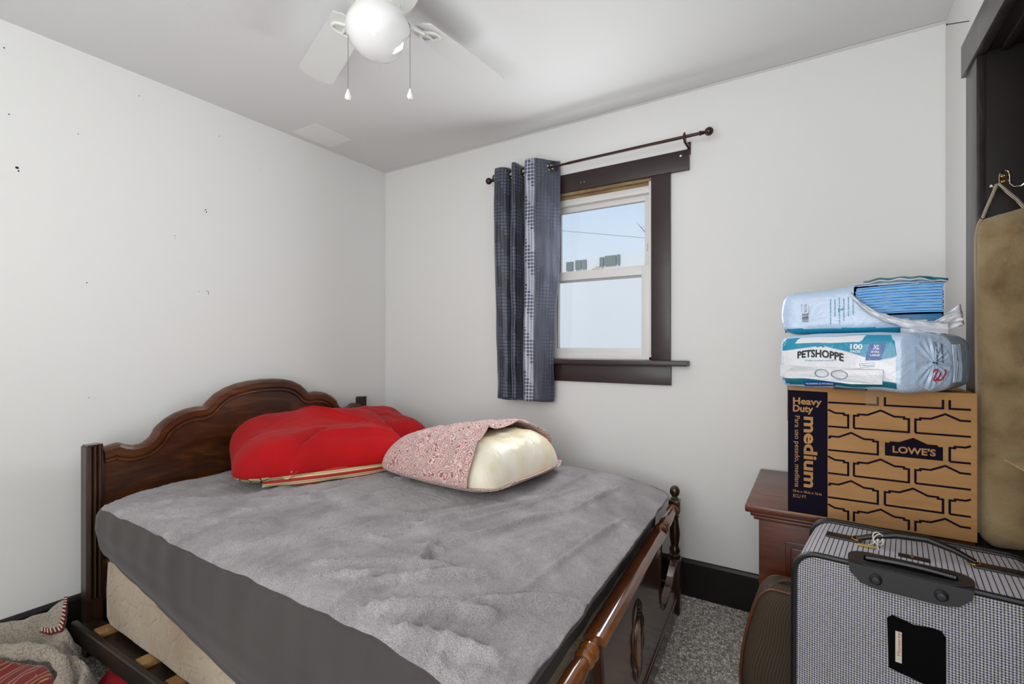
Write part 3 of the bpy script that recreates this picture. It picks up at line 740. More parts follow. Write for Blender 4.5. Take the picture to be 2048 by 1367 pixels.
def quadmap(C, p, q):   # C: head-near, foot-near, foot-far, head-far ; p -1 head..1 foot ; q -1 near..1 far
    a = (1 - p) / 2; c = (1 - q) / 2
    return (C[0] * a + C[1] * (1 - a)) * c + (C[3] * a + C[2] * (1 - a)) * (1 - c)
CS = [Vector((-2.345, .700)), Vector((-.452, .690)), Vector((-.532, 2.178)), Vector((-2.46, 2.185))]
NP, NT, NS = 720, 150, 44
OUT = outline(NP)
vs = []; mi = []; ZT = .618
cen = quadmap(CS, 0, 0)
for j in range(NT + NS):
    for i in range(NP):
        p, q = OUT[i]
        if j < NT:
            t = j / (NT - 1); t = t ** .8
            P_ = quadmap(CS, p * t, q * t); de = max(0, (q * t + 1) / 2 * 1.47); P_ = P_ + Vector((p, q)) * .007 * noise.noise(Vector((p * 9, q * 7, 3))) * t ** 14
            ed = (1 - t) * min(.95, .74) if abs(p) > abs(q) else (1 - t) * .74
            z = ZT + wrinkle(P_.x, P_.y, de) * 1.0 - .016 * math.exp(-ed / .03)
            # soft dip where the pillows press, sag towards the head corner
            z -= .03 * math.exp(-((P_.x + 2.38) ** 2 + (P_.y - .68) ** 2) / .02)
            vs.append((P_.x - MO.x, P_.y - MO.y, z - MO.z))
        else:
            s_ = (j - NT + 1) / NS
            P_ = quadmap(CS, p, q) + Vector((p, q)) * .007 * noise.noise(Vector((p * 9, q * 7, 3))) * (1 - s_); dirv = Vector((p if abs(p) > .9 else 0, q if abs(q) > .9 else 0)); dirv = dirv.normalized() if dirv.length else Vector((0, -1))
            u_ = (p + 1) / 2
            near = max(0, -q - .6) / .4 if q < -.6 else 0
            zb = .415 - .147 * (P_.x + 2.30) if q < 0 else .33
            if p > .85: zb = .14 + .16 * (q + 1) / 2
            if p < -.85: zb = .40
            zs = ZT - .016 + (lambda f_: -.040 * f_ * f_ * (3 - 2 * f_))(min(1, max(0, (P_.x + .80) / .30))) + noise.noise(Vector((P_.x * 2.2, P_.y * 2.2, 1))) * .003 - .03 * math.exp(-((P_.x + 2.38) ** 2 + (P_.y - .68) ** 2) / .02)
            bul = .016 * math.sin(math.pi * min(1, s_ * 1.1)) ** .7 * (1.0 if q < -.5 and p < .85 else .4) - .03 * s_ * s_ * (1 if q < -.5 else .3)
            fold = .0006 * math.sin(P_.x * 38 + s_ * 6 + 3 * noise.noise(Vector((P_.x * 2, s_ * 2, 0)))) * s_ + .004 * noise.noise(Vector((P_.x * 2.5 + s_ * 3, P_.y * 4, s_ * 5)))
            if p > .8: fold = fold * .4 + .003 * math.sin(P_.y * 26 + s_ * 3 + 2 * noise.noise(Vector((P_.y * 3, s_, 2)))) * (.2 + s_)
            z = zs + (zb - zs) * s_ + .004 * noise.noise(Vector((P_.x * 2, P_.y * 2, 5))) * s_
            if p > .85:
                k2 = min(1, s_ / .13); bul = bul * .2 - .055 * k2 * k2 * (3 - 2 * k2) - .02 * s_
            Q = P_ + dirv * (bul + fold + .004)
            vs.append((Q.x - MO.x, Q.y - MO.y, z - MO.z))
fs = []
for j in range(NT + NS - 1):
    for i in range(NP):
        fs.append((j * NP + i, j * NP + (i + 1) % NP, (j + 1) * NP + (i + 1) % NP, (j + 1) * NP + i)); mi.append(0 if j < NT - 1 else 1)
# turned-under hem
base = (NT + NS - 1) * NP; nv0 = len(vs)
for i in range(NP):
    x, y, z = vs[base + i]; c_ = Vector((x, y)); c_ = c_ * .97; vs.append((c_.x, c_.y, z + .004))
for i in range(NP): fs.append((base + i, base + (i + 1) % NP, nv0 + (i + 1) % NP, nv0 + i)); mi.append(1)
b = B(); b.v = vs; b.f = fs; b.mi = mi
sheet = b.build('fitted_sheet', [PLUSH, KNIT], matt, angle=75)
# seam between the plush top and the jersey side
b = B(); b.tube([vs[(NT - 1) * NP + i] for i in range(0, NP, 2)], .0016, 6, closed=True); b.build('seam', KNIT, matt)
# label-free lower body of the mattress
b = B(); b.box(-.80, .80, -.68, .62, .245, .34, .03, seg=3); b.build('mattress_core', plain('white_ticking', (205, 200, 190), .8), matt)

QUILT = M('cream_damask_ticking').set(rough=.7, sheen=.3, spec=.3); m = QUILT; v = m.coord()
vo = m.n('ShaderNodeTexVoronoi', feature='DISTANCE_TO_EDGE'); vo.inputs['Scale'].default_value = 20; wv = m.n('ShaderNodeMixRGB'); wv.inputs[0].default_value = .1
nn = m.n('ShaderNodeTexNoise'); nn.inputs['Scale'].default_value = 7; m.l(v, nn.inputs['Vector']); m.l(v, wv.inputs[1]); m.l(nn.outputs['Color'], wv.inputs[2]); m.l(wv.outputs[0], vo.inputs['Vector'])
c = m.ramp(m.noise(v, 2.5, 4), [(.3, (150, 128, 100)), (.55, (176, 158, 134)), (.8, (188, 174, 154))])
m.base(m.mix(m.ramp(vo.outputs['Distance'], [(0, (90, 90, 90)), (.05, (0, 0, 0))]), c, (126, 104, 80))); m.bump(m.ramp(vo.outputs['Distance'], [(0, (0, 0, 0)), (.12, (255, 255, 255))]), .5, .006); QUILT = m.m
bs = empty('box_spring', (-1.45, 1.45, .160), label='cream quilted box spring under the mattress', cat='box spring')
BC = [Vector((-2.345, .722)), Vector((-.49, .735)), Vector((-.575, 2.16)), Vector((-2.43, 2.14))]
prof = [(0, .85), (.175 - .175, .985), (.006, .995), (.02, 1.0), (.12, 1.002), (.21, 1.0), (.252, .998), (.265, .992), (.271, .975), (.271, .80)]
OB = outline(160)
b = B()
def bsf(i, j):
    k_ = prof[round(j * (len(prof) - 1))]; p, q = OB[round(i * 160) % 160]; P_ = quadmap(BC, p * k_[1], q * k_[1]); w_ = .004 * noise.noise(Vector((P_.x * 6, P_.y * 6, k_[0] * 9)))
    return (P_.x + 1.45, P_.y - 1.45 + w_, k_[0])
b.grid(bsf, 160, len(prof), cu=True)
n0 = len(b.v); b.f.append(tuple(i * len(prof) for i in range(160))); b.mi.append(0); b.f.append(tuple(i * len(prof) + len(prof) - 1 for i in range(160))); b.mi.append(0)
bo = b.build('body', QUILT, bs)
b = B(); b.tube([(quadmap(BC, p * 1.0, q * 1.0).x + 1.45, quadmap(BC, p, q).y - 1.45 - .002, .265) for p, q in OB], .005, 8, closed=True); b.build('piping', QUILT, bs)

# ------------------------------------------------------------------ pillows
def pillow(b, Lx, Ly, T, bottom=.25, nu=72, nv=56, wr=.01, seed=0, squash=None, e=2.6, rnd_=.12, mi=0, mif=None):
    """closed pillow: x half-length Lx, y half-width Ly, thickness T up, pointed corners"""
    def sh(a, c, side):
        # edges bow in a little between the corners, corners rounded off
        X_ = Lx * a * (1 - .03 * (1 - c * c) * abs(a) ** 4 - rnd_ * abs(c) ** 7); Y_ = Ly * c * (1 - .03 * (1 - a * a) * abs(c) ** 4 - rnd_ * abs(a) ** 7)
        h = (max(0, 1 - abs(a) ** e) ** .55) * (max(0, 1 - abs(c) ** e) ** .55)
        w_ = wr * noise.noise(Vector((X_ * 9 + seed, Y_ * 9, side))) + wr * .6 * (1 - abs(noise.noise(Vector((X_ * 14 + seed, Y_ * 14 + 3, side))))) ** 3
        z = (T * h + w_ * h ** .3) if side > 0 else (-T * bottom * h)
        p = Vector((X_, Y_, z + T * bottom))
        return squash(p, a, c, side) if squash else p
    for side in (1, -1):
        b.grid(lambda i, j: tuple(sh(math.sin((i - .5) * math.pi * .999), math.sin((j - .5) * math.pi * .999), side)), nu, nv, mi=mi, mif=mif)
    return b
RED = M('red_cotton').set(rough=.75, sheen=.05, spec=.2); m = RED; v = m.coord()
m.base(m.ramp(m.noise(v, 4, 4), [(.3, (160, 6, 12)), (.7, (188, 8, 16))])); m.bump(m.noise(v, 6, 3, .5, .8), .15, .010); m.bump(m.noise(v, 600, 2), .1, .0006); RED = m.m
STRIPE = M('red_cream_stripe').set(rough=.7, sheen=.2); m = STRIPE; v = m.coord(); spz = m.n('ShaderNodeSeparateXYZ'); m.l(v, spz.inputs[0])
f_ = m.math('FRACT', m.math('ADD', m.math('MULTIPLY', spz.outputs[2], 38), m.math('MULTIPLY', spz.outputs[1], 3)))
m.base(m.ramp(f_, [(0, (172, 20, 24)), (.42, (206, 190, 140)), (.72, (172, 20, 24)), (.8, (214, 200, 152)), (.93, (60, 24, 18))], const=True)); STRIPE = m.m

LEAF = M('cream_leaf_print').set(rough=.8); m = LEAF; vo = m.n('ShaderNodeTexVoronoi', feature='DISTANCE_TO_EDGE'); vo.inputs['Scale'].default_value = 26; m.l(m.coord(scale=(1, 1, .6)), vo.inputs['Vector'])
m.base(m.ramp(vo.outputs['Distance'], [(0, (40, 24, 18)), (.05, (206, 192, 150)), (.34, (206, 192, 150)), (.40, (150, 20, 24))], const=True)); LEAF = m.m

# front red pillow: lies propped against the headboard, cream striped back showing along its front foot
rp = empty('pillow', (-2.015, 1.475, ZT + .004), rz=R(64), label='large red pillow with striped cream underside, front one by the headboard', cat='pillow')
def sq1(p, a, c, side):
    # local x along its length, local -y faces the camera/foot side, +y towards the headboard
    z = p.z; lift = .085 * max(0, min(1, (p.y + .02) / .25)) ** 1.2
    z += lift * (1 if side > 0 else .9)
    # ridge running diagonally and pinched fold
    if side > 0:
        d_, t, s_ = seg_d(Vector((p.x, p.y)), (-.05, .22), (.30, -.10)); z += (.022 if s_ > 0 else .012) * math.exp(-(d_ / .03) ** 2)
        d_, t, s_ = seg_d(Vector((p.x, p.y)), (-.18, -.26), (-.02, -.10)); z -= .030 * math.exp(-(d_ / .020) ** 2)
        d_, t, s_ = seg_d(Vector((p.x, p.y)), (-.02, -.17), (.30, -.17)); z += .012 * math.exp(-(d_ / .025) ** 2)
        d_, t, s_ = seg_d(Vector((p.x, p.y)), (.0, -.20), (.34, -.21)); z -= .012 * math.exp(-(d_ / .02) ** 2)
    p = Vector(p); p.z = max(0, z); return p
b = B(); pillow(b, .385, .275, .150, .36, 100, 76, .005, 1, sq1, e=4.2, mif=lambda v: 0 if v[2] > .050 or v[1] > .12 else (2 if v[0] < -.25 else 1)); b.build('cover', [RED, STRIPE, LEAF], rp)
b = B()
def und(i, j):
    x = -.27 + .60 * i; th = j
    y = -.228 - .035 * math.sin(math.pi * i) - .012 * math.sin(th * math.pi)
    return (x, y - .010 + .014 * th, .002 + .060 * th * math.sin(math.pi * min(1, max(.0, i * .96 + .02))) ** .4 + .004 * math.sin(i * 17))
b.grid(und, 60, 8); o = b.build('striped_backing', STRIPE, rp); md = o.modifiers.new('s', 'SOLIDIFY'); md.thickness = .012
b = B()
b.tube([(-.03 + .33 * t, -.178 - .02 * math.sin(3 * t), .138 + .012 * math.sin(7 * t) - .075 * t * t * .5) for t in [i / 30 for i in range(31)]], .0016, 6)
b.build('hem_stitching', plain('dark_red_thread', (110, 8, 12), .8), rp)
rp2 = empty('pillow', (-2.13, 1.925, ZT + .006), rz=R(74), label='plain red pillow behind, in the far corner by the wall', cat='pillow')
def sq2(p, a, c, side):
    p = Vector(p); p.z = max(0, p.z + .06 * max(0, (p.y + .05) / .25)); return p
b = B(); pillow(b, .25, .27, .15, .2, 64, 60, .009, 5, sq2, e=3.6); b.build('cover', RED, rp2)

PAIS = M('red_paisley_print').set(rough=.8, sheen=.2); m = PAIS; v = m.coord()
mxv = m.n('ShaderNodeMixRGB'); mxv.inputs[0].default_value = .045; nn = m.n('ShaderNodeTexNoise'); nn.inputs['Scale'].default_value = 16; m.l(v, nn.inputs['Vector']); m.l(v, mxv.inputs[1]); m.l(nn.outputs['Color'], mxv.inputs[2])
vo = m.n('ShaderNodeTexVoronoi'); vo.inputs['Scale'].default_value = 32; m.l(mxv.outputs[0], vo.inputs['Vector'])
rings = m.math('SINE', m.math('MULTIPLY', vo.outputs['Distance'], 34))
vo2 = m.n('ShaderNodeTexVoronoi', feature='DISTANCE_TO_EDGE'); vo2.inputs['Scale'].default_value = 70; m.l(mxv.outputs[0], vo2.inputs['Vector'])
col = m.mix(m.ramp(rings, [(.45, (0, 0, 0)), (.6, (255, 255, 255))]), (222, 200, 194), (158, 44, 62))
col = m.mix(m.ramp(vo2.outputs['Distance'], [(.02, (200, 200, 200)), (.09, (0, 0, 0))]), col, (150, 112, 98))
col = m.mix(m.math('LESS_THAN', vo.outputs['Distance'], .09), col, (150, 30, 50))
m.base(m.mix(.08, col, (224, 208, 200))); m.bump(m.noise(v, 24, 4, .6, 1), .4, .008); PAIS = m.m
CREAM = M('cream_satin').set(rough=.38, sheen=.3, spec=.5); m = CREAM; v = m.coord()
m.base(m.ramp(m.noise(v, 6, 3), [(.35, (222, 205, 158)), (.6, (232, 226, 208))])); m.bump(m.noise(m.coord(scale=(1, 3, 1)), 9, 3, .5, .6), .4, .014); CREAM = m.m
fp = empty('pillow', (-1.325, 1.765, ZT + .004), rz=R(-4), label='cream pillow slipping out of a pink and red paisley pillowcase', cat='pillow')
def sq3(p, a, c, side):
    p = Vector(p)
    tap = .62 + .38 * (a + 1) / 2          # thinner and narrower at the left tip
    p.y = p.y * (.55 + .45 * min(1, (a + 1.0))) - .10 * max(0, -a) ; p.z *= tap ** .8; return p
b = B(); pillow(b, .335, .295, .185, .25, 84, 66, .010, 9, sq3, e=4.0); b.build('pillow_insert', CREAM, fp)
b = B()
NUc, NVc = 90, 96
def case(i, j):
    # sleeve around the pillow from the left tip up to its open mouth
    ang = 2 * math.pi * j
    c0 = math.cos(ang); s0 = math.sin(ang)
    mouth = .78 - .20 * max(0, s0) ** 1 * 1.0 + .21 * (s0 < -.2) + .05 * math.sin(ang * 3)
    a = -1 + (1 + mouth) * (math.sin((i - .5) * math.pi) + 1) / 2 if False else -1 + (1 + mouth) * i
    a = max(-.999, a)
    h = max(0, 1 - abs(a) ** 4.0) ** .55
    y = .305 * c0 * abs(c0) ** -.25 if abs(c0) > 1e-6 else 0
    e_ = max(0, 1 - abs(c0) ** 3.0) ** .55
    z = (.198 * h * e_ + .0) if s0 > 0 else (-.05 * h * e_)
    X_ = .345 * a * (1 - .10 * abs(c0) ** 7); Y_ = y * (1 - .03 * (1 - a * a) - .08 * abs(a) ** 7)
    w_ = .012 * noise.noise(Vector((X_ * 13, Y_ * 9, 3 + s0))) + .026 * (1 - abs(noise.noise(Vector((X_ * 13 + 3, Y_ * 6, 1))))) ** 5
    p = Vector((X_, Y_, z + .0525 + (w_ * h if s0 > 0 else 0) + .004))
    p = sq3(p, a, c0, 1)
    if i > .93: p.z += (.006 if s0 > 0 else -.0) * (i - .93) / .07; p.y *= 1 + .03 * (i - .93) / .07
    p.z = max(.001, p.z); return tuple(p)
b.grid(case, NUc, NVc, cv=True); o = b.build('pillowcase', PAIS, fp); md = o.modifiers.new('s', 'SOLIDIFY'); md.thickness = .0025; md.offset = 1
b = B(); b.grid(lambda i, j: (-.345 - .035 * i + .02 * j, -.105 + .05 * j + .01 * i, .05 - .02 * j + .055 * j * (1 - i) + .006 * math.sin(6 * i)), 8, 8)
o = b.build('case_corner', PAIS, fp); md = o.modifiers.new('s', 'SOLIDIFY'); md.thickness = .003

# ------------------------------------------------------------------ nightstand
ns = empty('nightstand', (.095, 2.10, 0), label='cherry-brown wooden nightstand with raised door panel under the cardboard box', cat='nightstand')
nb = lambda b, x0, x1, y0, y1, z0, z1, bev=.003: b.box(x0 - .095, x1 - .095, y0 - 2.1, y1 - 2.1, z0, z1, bev)
b = B(); nb(b, -.165, .355, 1.885, 2.40, .05, .605); nb(b, -.175, .365, 1.875, 2.40, .0, .075, .006); b.build('body', STANDW, ns)
b = B(); pr = [(0, .605), (.012, .607), (.016, .616), (.022, .620), (.024, .628), (.032, .632), (.036, .636), (.036, .640)]
nb(b, -.180, .370, 1.868, 2.405, .605, .618, .004); nb(b, -.190, .380, 1.858, 2.41, .618, .634, .006); nb(b, -.205, .385, 1.840, 2.415, .634, .660, .007); b.build('top', STANDW, ns, angle=50)
b = B(); nb(b, -.085, .30, 1.878, 1.886, .36, .545, .003); nb(b, -.068, .283, 1.872, 1.880, .377, .528, .006); b.build('drawer', STANDW, ns)
b = B(); nb(b, -.085, .30, 1.878, 1.886, .10, .345, .003); nb(b, -.068, .283, 1.872, 1.880, .117, .328, .006); b.build('drawer', STANDW, ns)
for z in (.45, .22):
    b = B(); b.lathe([(.005, 0), (.005, .012), (.013, .018), (.014, .024), (.008, .028), (.001, .029)], 16, 0, Matrix.Translation((.107 - .095, 1.873 - 2.1, z)) @ Matrix.Rotation(R(90), 4, 'X')); b.build('knob', BRASS, ns)

# ------------------------------------------------------------------ cardboard moving box
CARDM = M('kraft_cardboard').set(rough=.75, spec=.2); m = CARDM; v = m.coord(scale=(1, 1, 6)); m.base(m.ramp(m.noise(v, 6, 4), [(.3, (168, 124, 78)), (.7, (182, 138, 90))])); m.bump(m.noise(m.coord(scale=(1, 1, 40)), 8, 2), .12, .001)
CARDM = m.m
INK = M('navy_black_ink').set(col=(17, 12, 30), rough=.8, spec=.12).m
BX, BY, BZ = -.073, 1.822, .660
mb = empty('moving_box', (BX, BY, BZ), label="large cardboard moving box with navy print on the nightstand", cat='box')
b = B(); H_ = .4155
b.box(0, .457, 0, .457, 0, H_, .0025)
fr_ = lambda x, z: (x, -.0008, z)     # on the front face
b.prism([(-.001, .006), (.108, .006), (.108, H_ - .014), (-.001, H_ - .012)], -.0006, .001, lambda x, z, t: (x, t, z), mi=1)
tfr = lambda x, z: (x, -.0012, z)
b.text('Heavy', .030, tfr, 0, .03, at=(.012, .359), width=.079)
b.text('Duty', .030, tfr, 0, .03, at=(.012, .335), width=.056)
b.text('medium', .050, tfr, 0, .03, rot=-math.pi / 2, at=(.045, .322), width=.228)
b.text('Para uso pesado, mediana', .020, tfr, 0, .006, rot=-math.pi / 2, at=(.019, .322), width=.232)
b.text('18-in x 18-in x 16-in', .0125, tfr, 0, .008, at=(.012, .072), width=.078)
b.text('3CU FT', .0145, tfr, 0, .008, at=(.012, .055), width=.038)
wl_ = .0056
def house(cx, base, x0=.110, x1=.442, clip_top=None):
    hw = .066; sh_ = base + .039
    pts = [(cx - hw, base), (cx - hw, sh_), (cx - hw + .011, sh_), (cx - hw + .011, sh_ + .0045), (cx - hw + .034, sh_ + .0045), (cx, base + .0595), (cx + hw - .034, sh_ + .0045), (cx + hw - .011, sh_ + .0045), (cx + hw - .011, sh_), (cx + hw, sh_), (cx + hw, base)]
    return pts
def clipx(pts, closed, x0, x1):
    """split polyline at the print borders"""
    segs = []; cur = []
    P_ = pts + ([pts[0]] if closed else [])
    for a, c in zip(P_, P_[1:]):
        (ax, ay), (bx, by) = a, c
        def ins(x): return x0 <= x <= x1
        if ins(ax) and not cur: cur = [a]
        if ins(ax) and ins(bx): cur.append(c)
        elif ins(ax) != ins(bx):
            xx = x0 if (min(ax, bx) < x0) else x1; t = (xx - ax) / (bx - ax); q = (xx, ay + t * (by - ay))
            if ins(ax): cur.append(q); segs.append(cur); cur = []
            else: cur = [q, c]
        else:
            if cur: segs.append(cur); cur = []
    if len(cur) > 1: segs.append(cur)
    return segs
rows = [(.294, (.315 - .073 + .0 , .389, .095)), (.220, (.169, .318, .465)), (.146, (.242, .389, .095)), (.070, (.169, .318, .465))]
rows = [(.294, (.0955, .242, .389)), (.2195, (.169, .318, .4645)), (.1465, (.0955, .242, .389)), (.0705, (.169, .318, .4645))]
INS = lambda x, z: (x, -.0009, z)
for base_, cxs in rows:
    for cxx in cxs:
        pts = house(cxx, base_)
        if abs(base_ - .2195) < .001 and abs(cxx - .318) < .001:
            b.flat(pts, INS, 1)
            b.text("LOWE'S", .027, tfr, 0, .03, at=(cxx - .049, base_ + .0115), width=.098)
            continue
        for sg in clipx(pts, True, .109, .443): b.stroke(sg, wl_, INS, 1)
for cxx in (.169, .318, .4645):   # cut row at the very top
    for sg in clipx([(cxx - .066, .394), (cxx - .066, .3695), (cxx + .066, .3695), (cxx + .066, .394)], False, .109, .443): b.stroke(sg, wl_, INS, 1)
for cxx in (.0955, .242, .389):   # cut row at the bottom
    pts = house(cxx, -.0045)
    pts = [(pts[0][0], .006)] + pts[1:-1] + [(pts[-1][0], .006)]
    for sg in clipx(pts, False, .109, .443): b.stroke(sg, wl_, INS, 1)
# bottom printed line of each clipped row is part of the house shapes; small handle slot on top
b.box(.30, .37, .06, .066, H_ - .001, H_ + .0006, mi=1)
b.build('carton', [CARDM, INK], mb, smooth=False)
TAPE = M('clear_tape').set(col=(196, 160, 112), rough=.15, alpha=.18).m
b = B(); b.box(.205, .250, -.0016, -.0008, H_ - .050, H_ + .0012); b.box(.205, .250, 0, .457, H_ + .0004, H_ + .0014); b.build('packing_tape', TAPE, mb, smooth=False)
b = B(); b.box(-.004, -.001, 0.02, .43, .30, H_ + .018); b.build('loose_flap', CARDM, mb, smooth=False)

# ------------------------------------------------------------------ puppy pad packages
def poly_bag(seed=0, name='BAG', base=(186, 206, 230)):
    m = M(name).set(rough=.28, spec=.5, coat=.25); v = m.coord(); m.set(col=base)
    m.bump(m.noise(v, 18, 4, .55, 1.4), .5, .010); m.bump(m.noise(v, 60, 3, .5, 1.0), .2, .003); return m.m
BAGBLUE = poly_bag(0, 'pale_blue_film'); BAGWHITE = poly_bag(1, 'white_film', (226, 228, 234)); TEAL = poly_bag(2, 'teal_film', (20, 142, 176)); ROYAL = poly_bag(3, 'royal_blue_print', (16, 78, 156))
TEALD = poly_bag(4, 'dark_teal_film', (18, 110, 124)); WHITEINK = plain('white_ink', (240, 242, 246), .5); BLACKINK = plain('black_ink', (22, 22, 26), .5); TEALINK = plain('teal_ink', (16, 130, 160), .5); REDINK = plain('red_ink', (196, 30, 44), .4)

def softbox(b, Lx, Ly, Lz, r, defo, n=(50, 30, 24), mi=0, mif=None):
    """rounded box made of 6 grids, centre origin in x,y; z from 0"""
    hx, hy, hz = Lx / 2, Ly / 2, Lz / 2
    def rd(p):
        c = Vector((max(-hx + r, min(hx - r, p.x)), max(-hy + r, min(hy - r, p.y)), max(-hz + r, min(hz - r, p.z)))); d_ = p - c
        if d_.length > 1e-9: d_ = d_.normalized() * r
        return c + d_
    faces = [lambda u, v, s=s, a=a: (lambda q: q)((Vector((s * hx, (2 * u - 1) * hy, (2 * v - 1) * hz)) if a == 0 else Vector(((2 * u - 1) * hx, s * hy, (2 * v - 1) * hz)) if a == 1 else Vector(((2 * u - 1) * hx, (2 * v - 1) * hy, s * hz)))) for a in range(3) for s in (-1, 1)]
    dims = [(n[1], n[2]), (n[1], n[2]), (n[0], n[2]), (n[0], n[2]), (n[0], n[1]), (n[0], n[1])]
    for F_, (a, c) in zip(faces, dims):
        def fn(u, v):
            p = rd(F_(u, v)); p.z += hz; return tuple(defo(p))
        b.grid(fn, a, c, mi=mi, mif=mif)
    return b

# lower sealed pack
pk = empty('puppy_pad_pack', (.112, 1.862, 1.0765), rz=R(-16), label='sealed white and teal puppy pad pack lying on the cardboard box', cat='package')
PL, PH, PD = .37, .165, .25
def dfp(p):
    q = Vector(p); ex = abs(p.x) / (PL / 2)
    # right end gathers to a fin seam, the back corner swells
    t = max(0, (p.x - (PL / 2 - .07)) / .07); yy = (p.y + PD / 2) / PD
    bul = .010 * (1 - (p.x / (PL / 2)) ** 2) * (1 - (2 * p.z / PH - 1) ** 2)
    if p.y < 0: q.y -= bul
    q.z += .006 * math.sin(p.x * 9 + 1) * (p.z / PH) + .004 * noise.noise(p * 14)
    if p.y > 0: q.y += .02 * (1 - (2 * p.z / PH - 1) ** 2)
    q.x += .012 * (1 - (2 * p.z / PH - 1) ** 2) * t * .5 + t * (-.048 + .085 * min(1, yy / .36) + .028 * max(0, (yy - .36) / .64))
    q.y += .003 * noise.noise(p * 11 + Vector((3, 0, 0)))
    q.z = max(.0, q.z); return q
b = B()
zones = lambda p: 0
softbox(b, PL, PD, PH, .032, dfp, (90, 50, 44))
def onf(x, z, lift=.0016):   # printed on the front face: x from the left edge, z up
    p = dfp(Vector((x - PL / 2, -PD / 2, z))); zz = z; r = .032
    # follow the rounded edge
    dx = max(0, abs(x - PL / 2) - (PL / 2 - r)); dz = max(0, abs(z - PH / 2) - (PH / 2 - r)); k_ = min(r, math.hypot(dx, dz)); inset = r - math.sqrt(max(0, r * r - k_ * k_))
    return (p.x, p.y - lift + inset, p.z)
def decal(poly, mi, lift=.0016, n=26):
    """polygon cut into thin strips so it follows the bulge (convex in x-strips)"""
    xs = [p[0] for p in poly]; a0, a1 = min(xs), max(xs)
    def span(x):
        zz = []
        for (ax, az), (bx, bz) in zip(poly, poly[1:] + poly[:1]):
            if (ax - x) * (bx - x) <= 0 and ax != bx: zz.append(az + (bz - az) * (x - ax) / (bx - ax))
        return (min(zz), max(zz)) if zz else (poly[0][1], poly[0][1])
    def fn(i, j):
        x = min(a1 - 1e-6, max(a0 + 1e-6, a0 + (a1 - a0) * i)); lo, hi = span(x); return onf(x, lo + (hi - lo) * j, lift)
    b.grid(fn, n, 10, mi=mi)
# colour zones on the front: teal sweep on top, white band, dark teal foot
decal([(.010, .117), (.010, .155), (.30, .158), (.318, .10), (.262, .088), (.130, .131), (.05, .122)], 2, .0012)
decal([(.008, .03), (.008, .115), (.05, .120), (.130, .128), (.262, .086), (.314, .096), (.314, .03)], 1, .0011)
decal([(.050, .139), (.060, .155), (.235, .156), (.225, .137)], 1, .0018)
decal([(.010, .010), (.010, .03), (.318, .028), (.318, .012)], 4, .0012)
decal([(.075, .006), (.075, .022), (.158, .020), (.158, .006)], 3, .002)
decal([(.236, .087), (.246, .134), (.284, .137), (.272, .088)], 3, .0022)
dt = lambda x, z: onf(x, z, .0030)
b.text('PETSHOPPE', .030, dt, 5, .035, at=(.058, .092), width=.125, arc=lambda x: .010 * math.sin(math.pi * min(1, max(0, x / .125))) - .006 * x / .125 * 1.5)
for q in range(5):
    an = R(30 + 30 * q); b.flat([(.1225 + .009 * math.cos(an) + .003 * math.cos(a), .124 + .006 * math.sin(an) + .0022 * math.sin(a)) for a in [k_ * math.pi / 3 for k_ in range(6)]], dt, 6)
b.text('WHERE HUMANS LOVE PETS', .0055, dt, 6, 0, at=(.080, .084), width=.085)
b.text('100', .019, dt, 7, .03, at=(.196, .118), width=.030)
b.text('PADS', .009, dt, 7, .02, at=(.200, .108), width=.024)
b.text('XL', .017, dt, 7, .02, at=(.254, .119), width=.015, shear=.2)
b.text('XTRA', .008, dt, 7, .02, at=(.249, .109), width=.020, shear=.2)
b.text('LARGE', .008, dt, 7, .02, at=(.247, .100), width=.022, shear=.2)
b.text('TRAINING & HYGIENE', .0075, dt, 7, .01, at=(.080, .011), width=.074)
b.stroke([(.222, .076), (.256, .081), (.258, .070), (.226, .066)], .0008, dt, 6, closed=True)
b.text('leak-proof', .006, dt, 6, 0, at=(.228, .071), width=.026)
b.build('wrapper', [BAGBLUE, BAGWHITE, TEAL, ROYAL, TEALD, BLACKINK, TEALINK, WHITEINK], pk)
# carry-handle film flap on the lower front with the two finger cut-outs
b = B()
def oval(cx, cz, rx, rz, n=20): return [(cx + rx * math.cos(a), cz + rz * math.sin(a)) for a in [2 * math.pi * k_ / n for k_ in range(n)]]
flp = [(.004, .034), (.004, .073), (.05, .068), (.10, .064), (.16, .064), (.22, .064), (.278, .060), (.278, .046), (.276, .020), (.20, .021), (.10, .028)]
b.prism(flp, .004, .0055, lambda x, z, t: onf(x, z, t + .004), 0, holes=[oval(.128, .046, .018, .012), oval(.174, .045, .021, .013)])
o = b.build('handle_strip', BAGWHITE, pk, smooth=False)
b = B()
for cx_, rx in ((.128, .018), (.174, .021)):
    b.tube([onf(x, z, .0105) for x, z in oval(cx_, .046, rx, .0125)], .0008, 5, closed=True)
b.build('handle_cutout_edge', TEALD, pk)
# gathered and folded-in end: lit facet towards the room, crimped ridge behind it
def ef(a, c, lift=.004):
    """a metres along the end facet from the front corner, c height"""
    y = -PD / 2 + .016 + a * .66; p = dfp(Vector((PL / 2, y, c))); return (p.x + lift * .7, p.y - lift * .75, p.z)
b = B()
hexa = [(.0, .030), (.0, .135), (.045, .158), (.092, .120), (.106, .082), (.088, .034), (.046, .006)]
def seal(i, j):
    k_ = i * len(hexa); n0 = int(k_) % len(hexa); f = k_ - int(k_); p = Vector(hexa[n0]).lerp(Vector(hexa[(n0 + 1) % len(hexa)]), f); c_ = Vector((.050, .082)); q = c_.lerp(p, j)
    return ef(q.x, q.y, .005 + .004 * (1 - j) * (.5 + .5 * math.cos(k_ * 2 * math.pi)) + .0025 * math.sin(k_ * 4 * math.pi) * j * (1 - j) * 4)
b.grid(seal, 98, 14, cu=True)
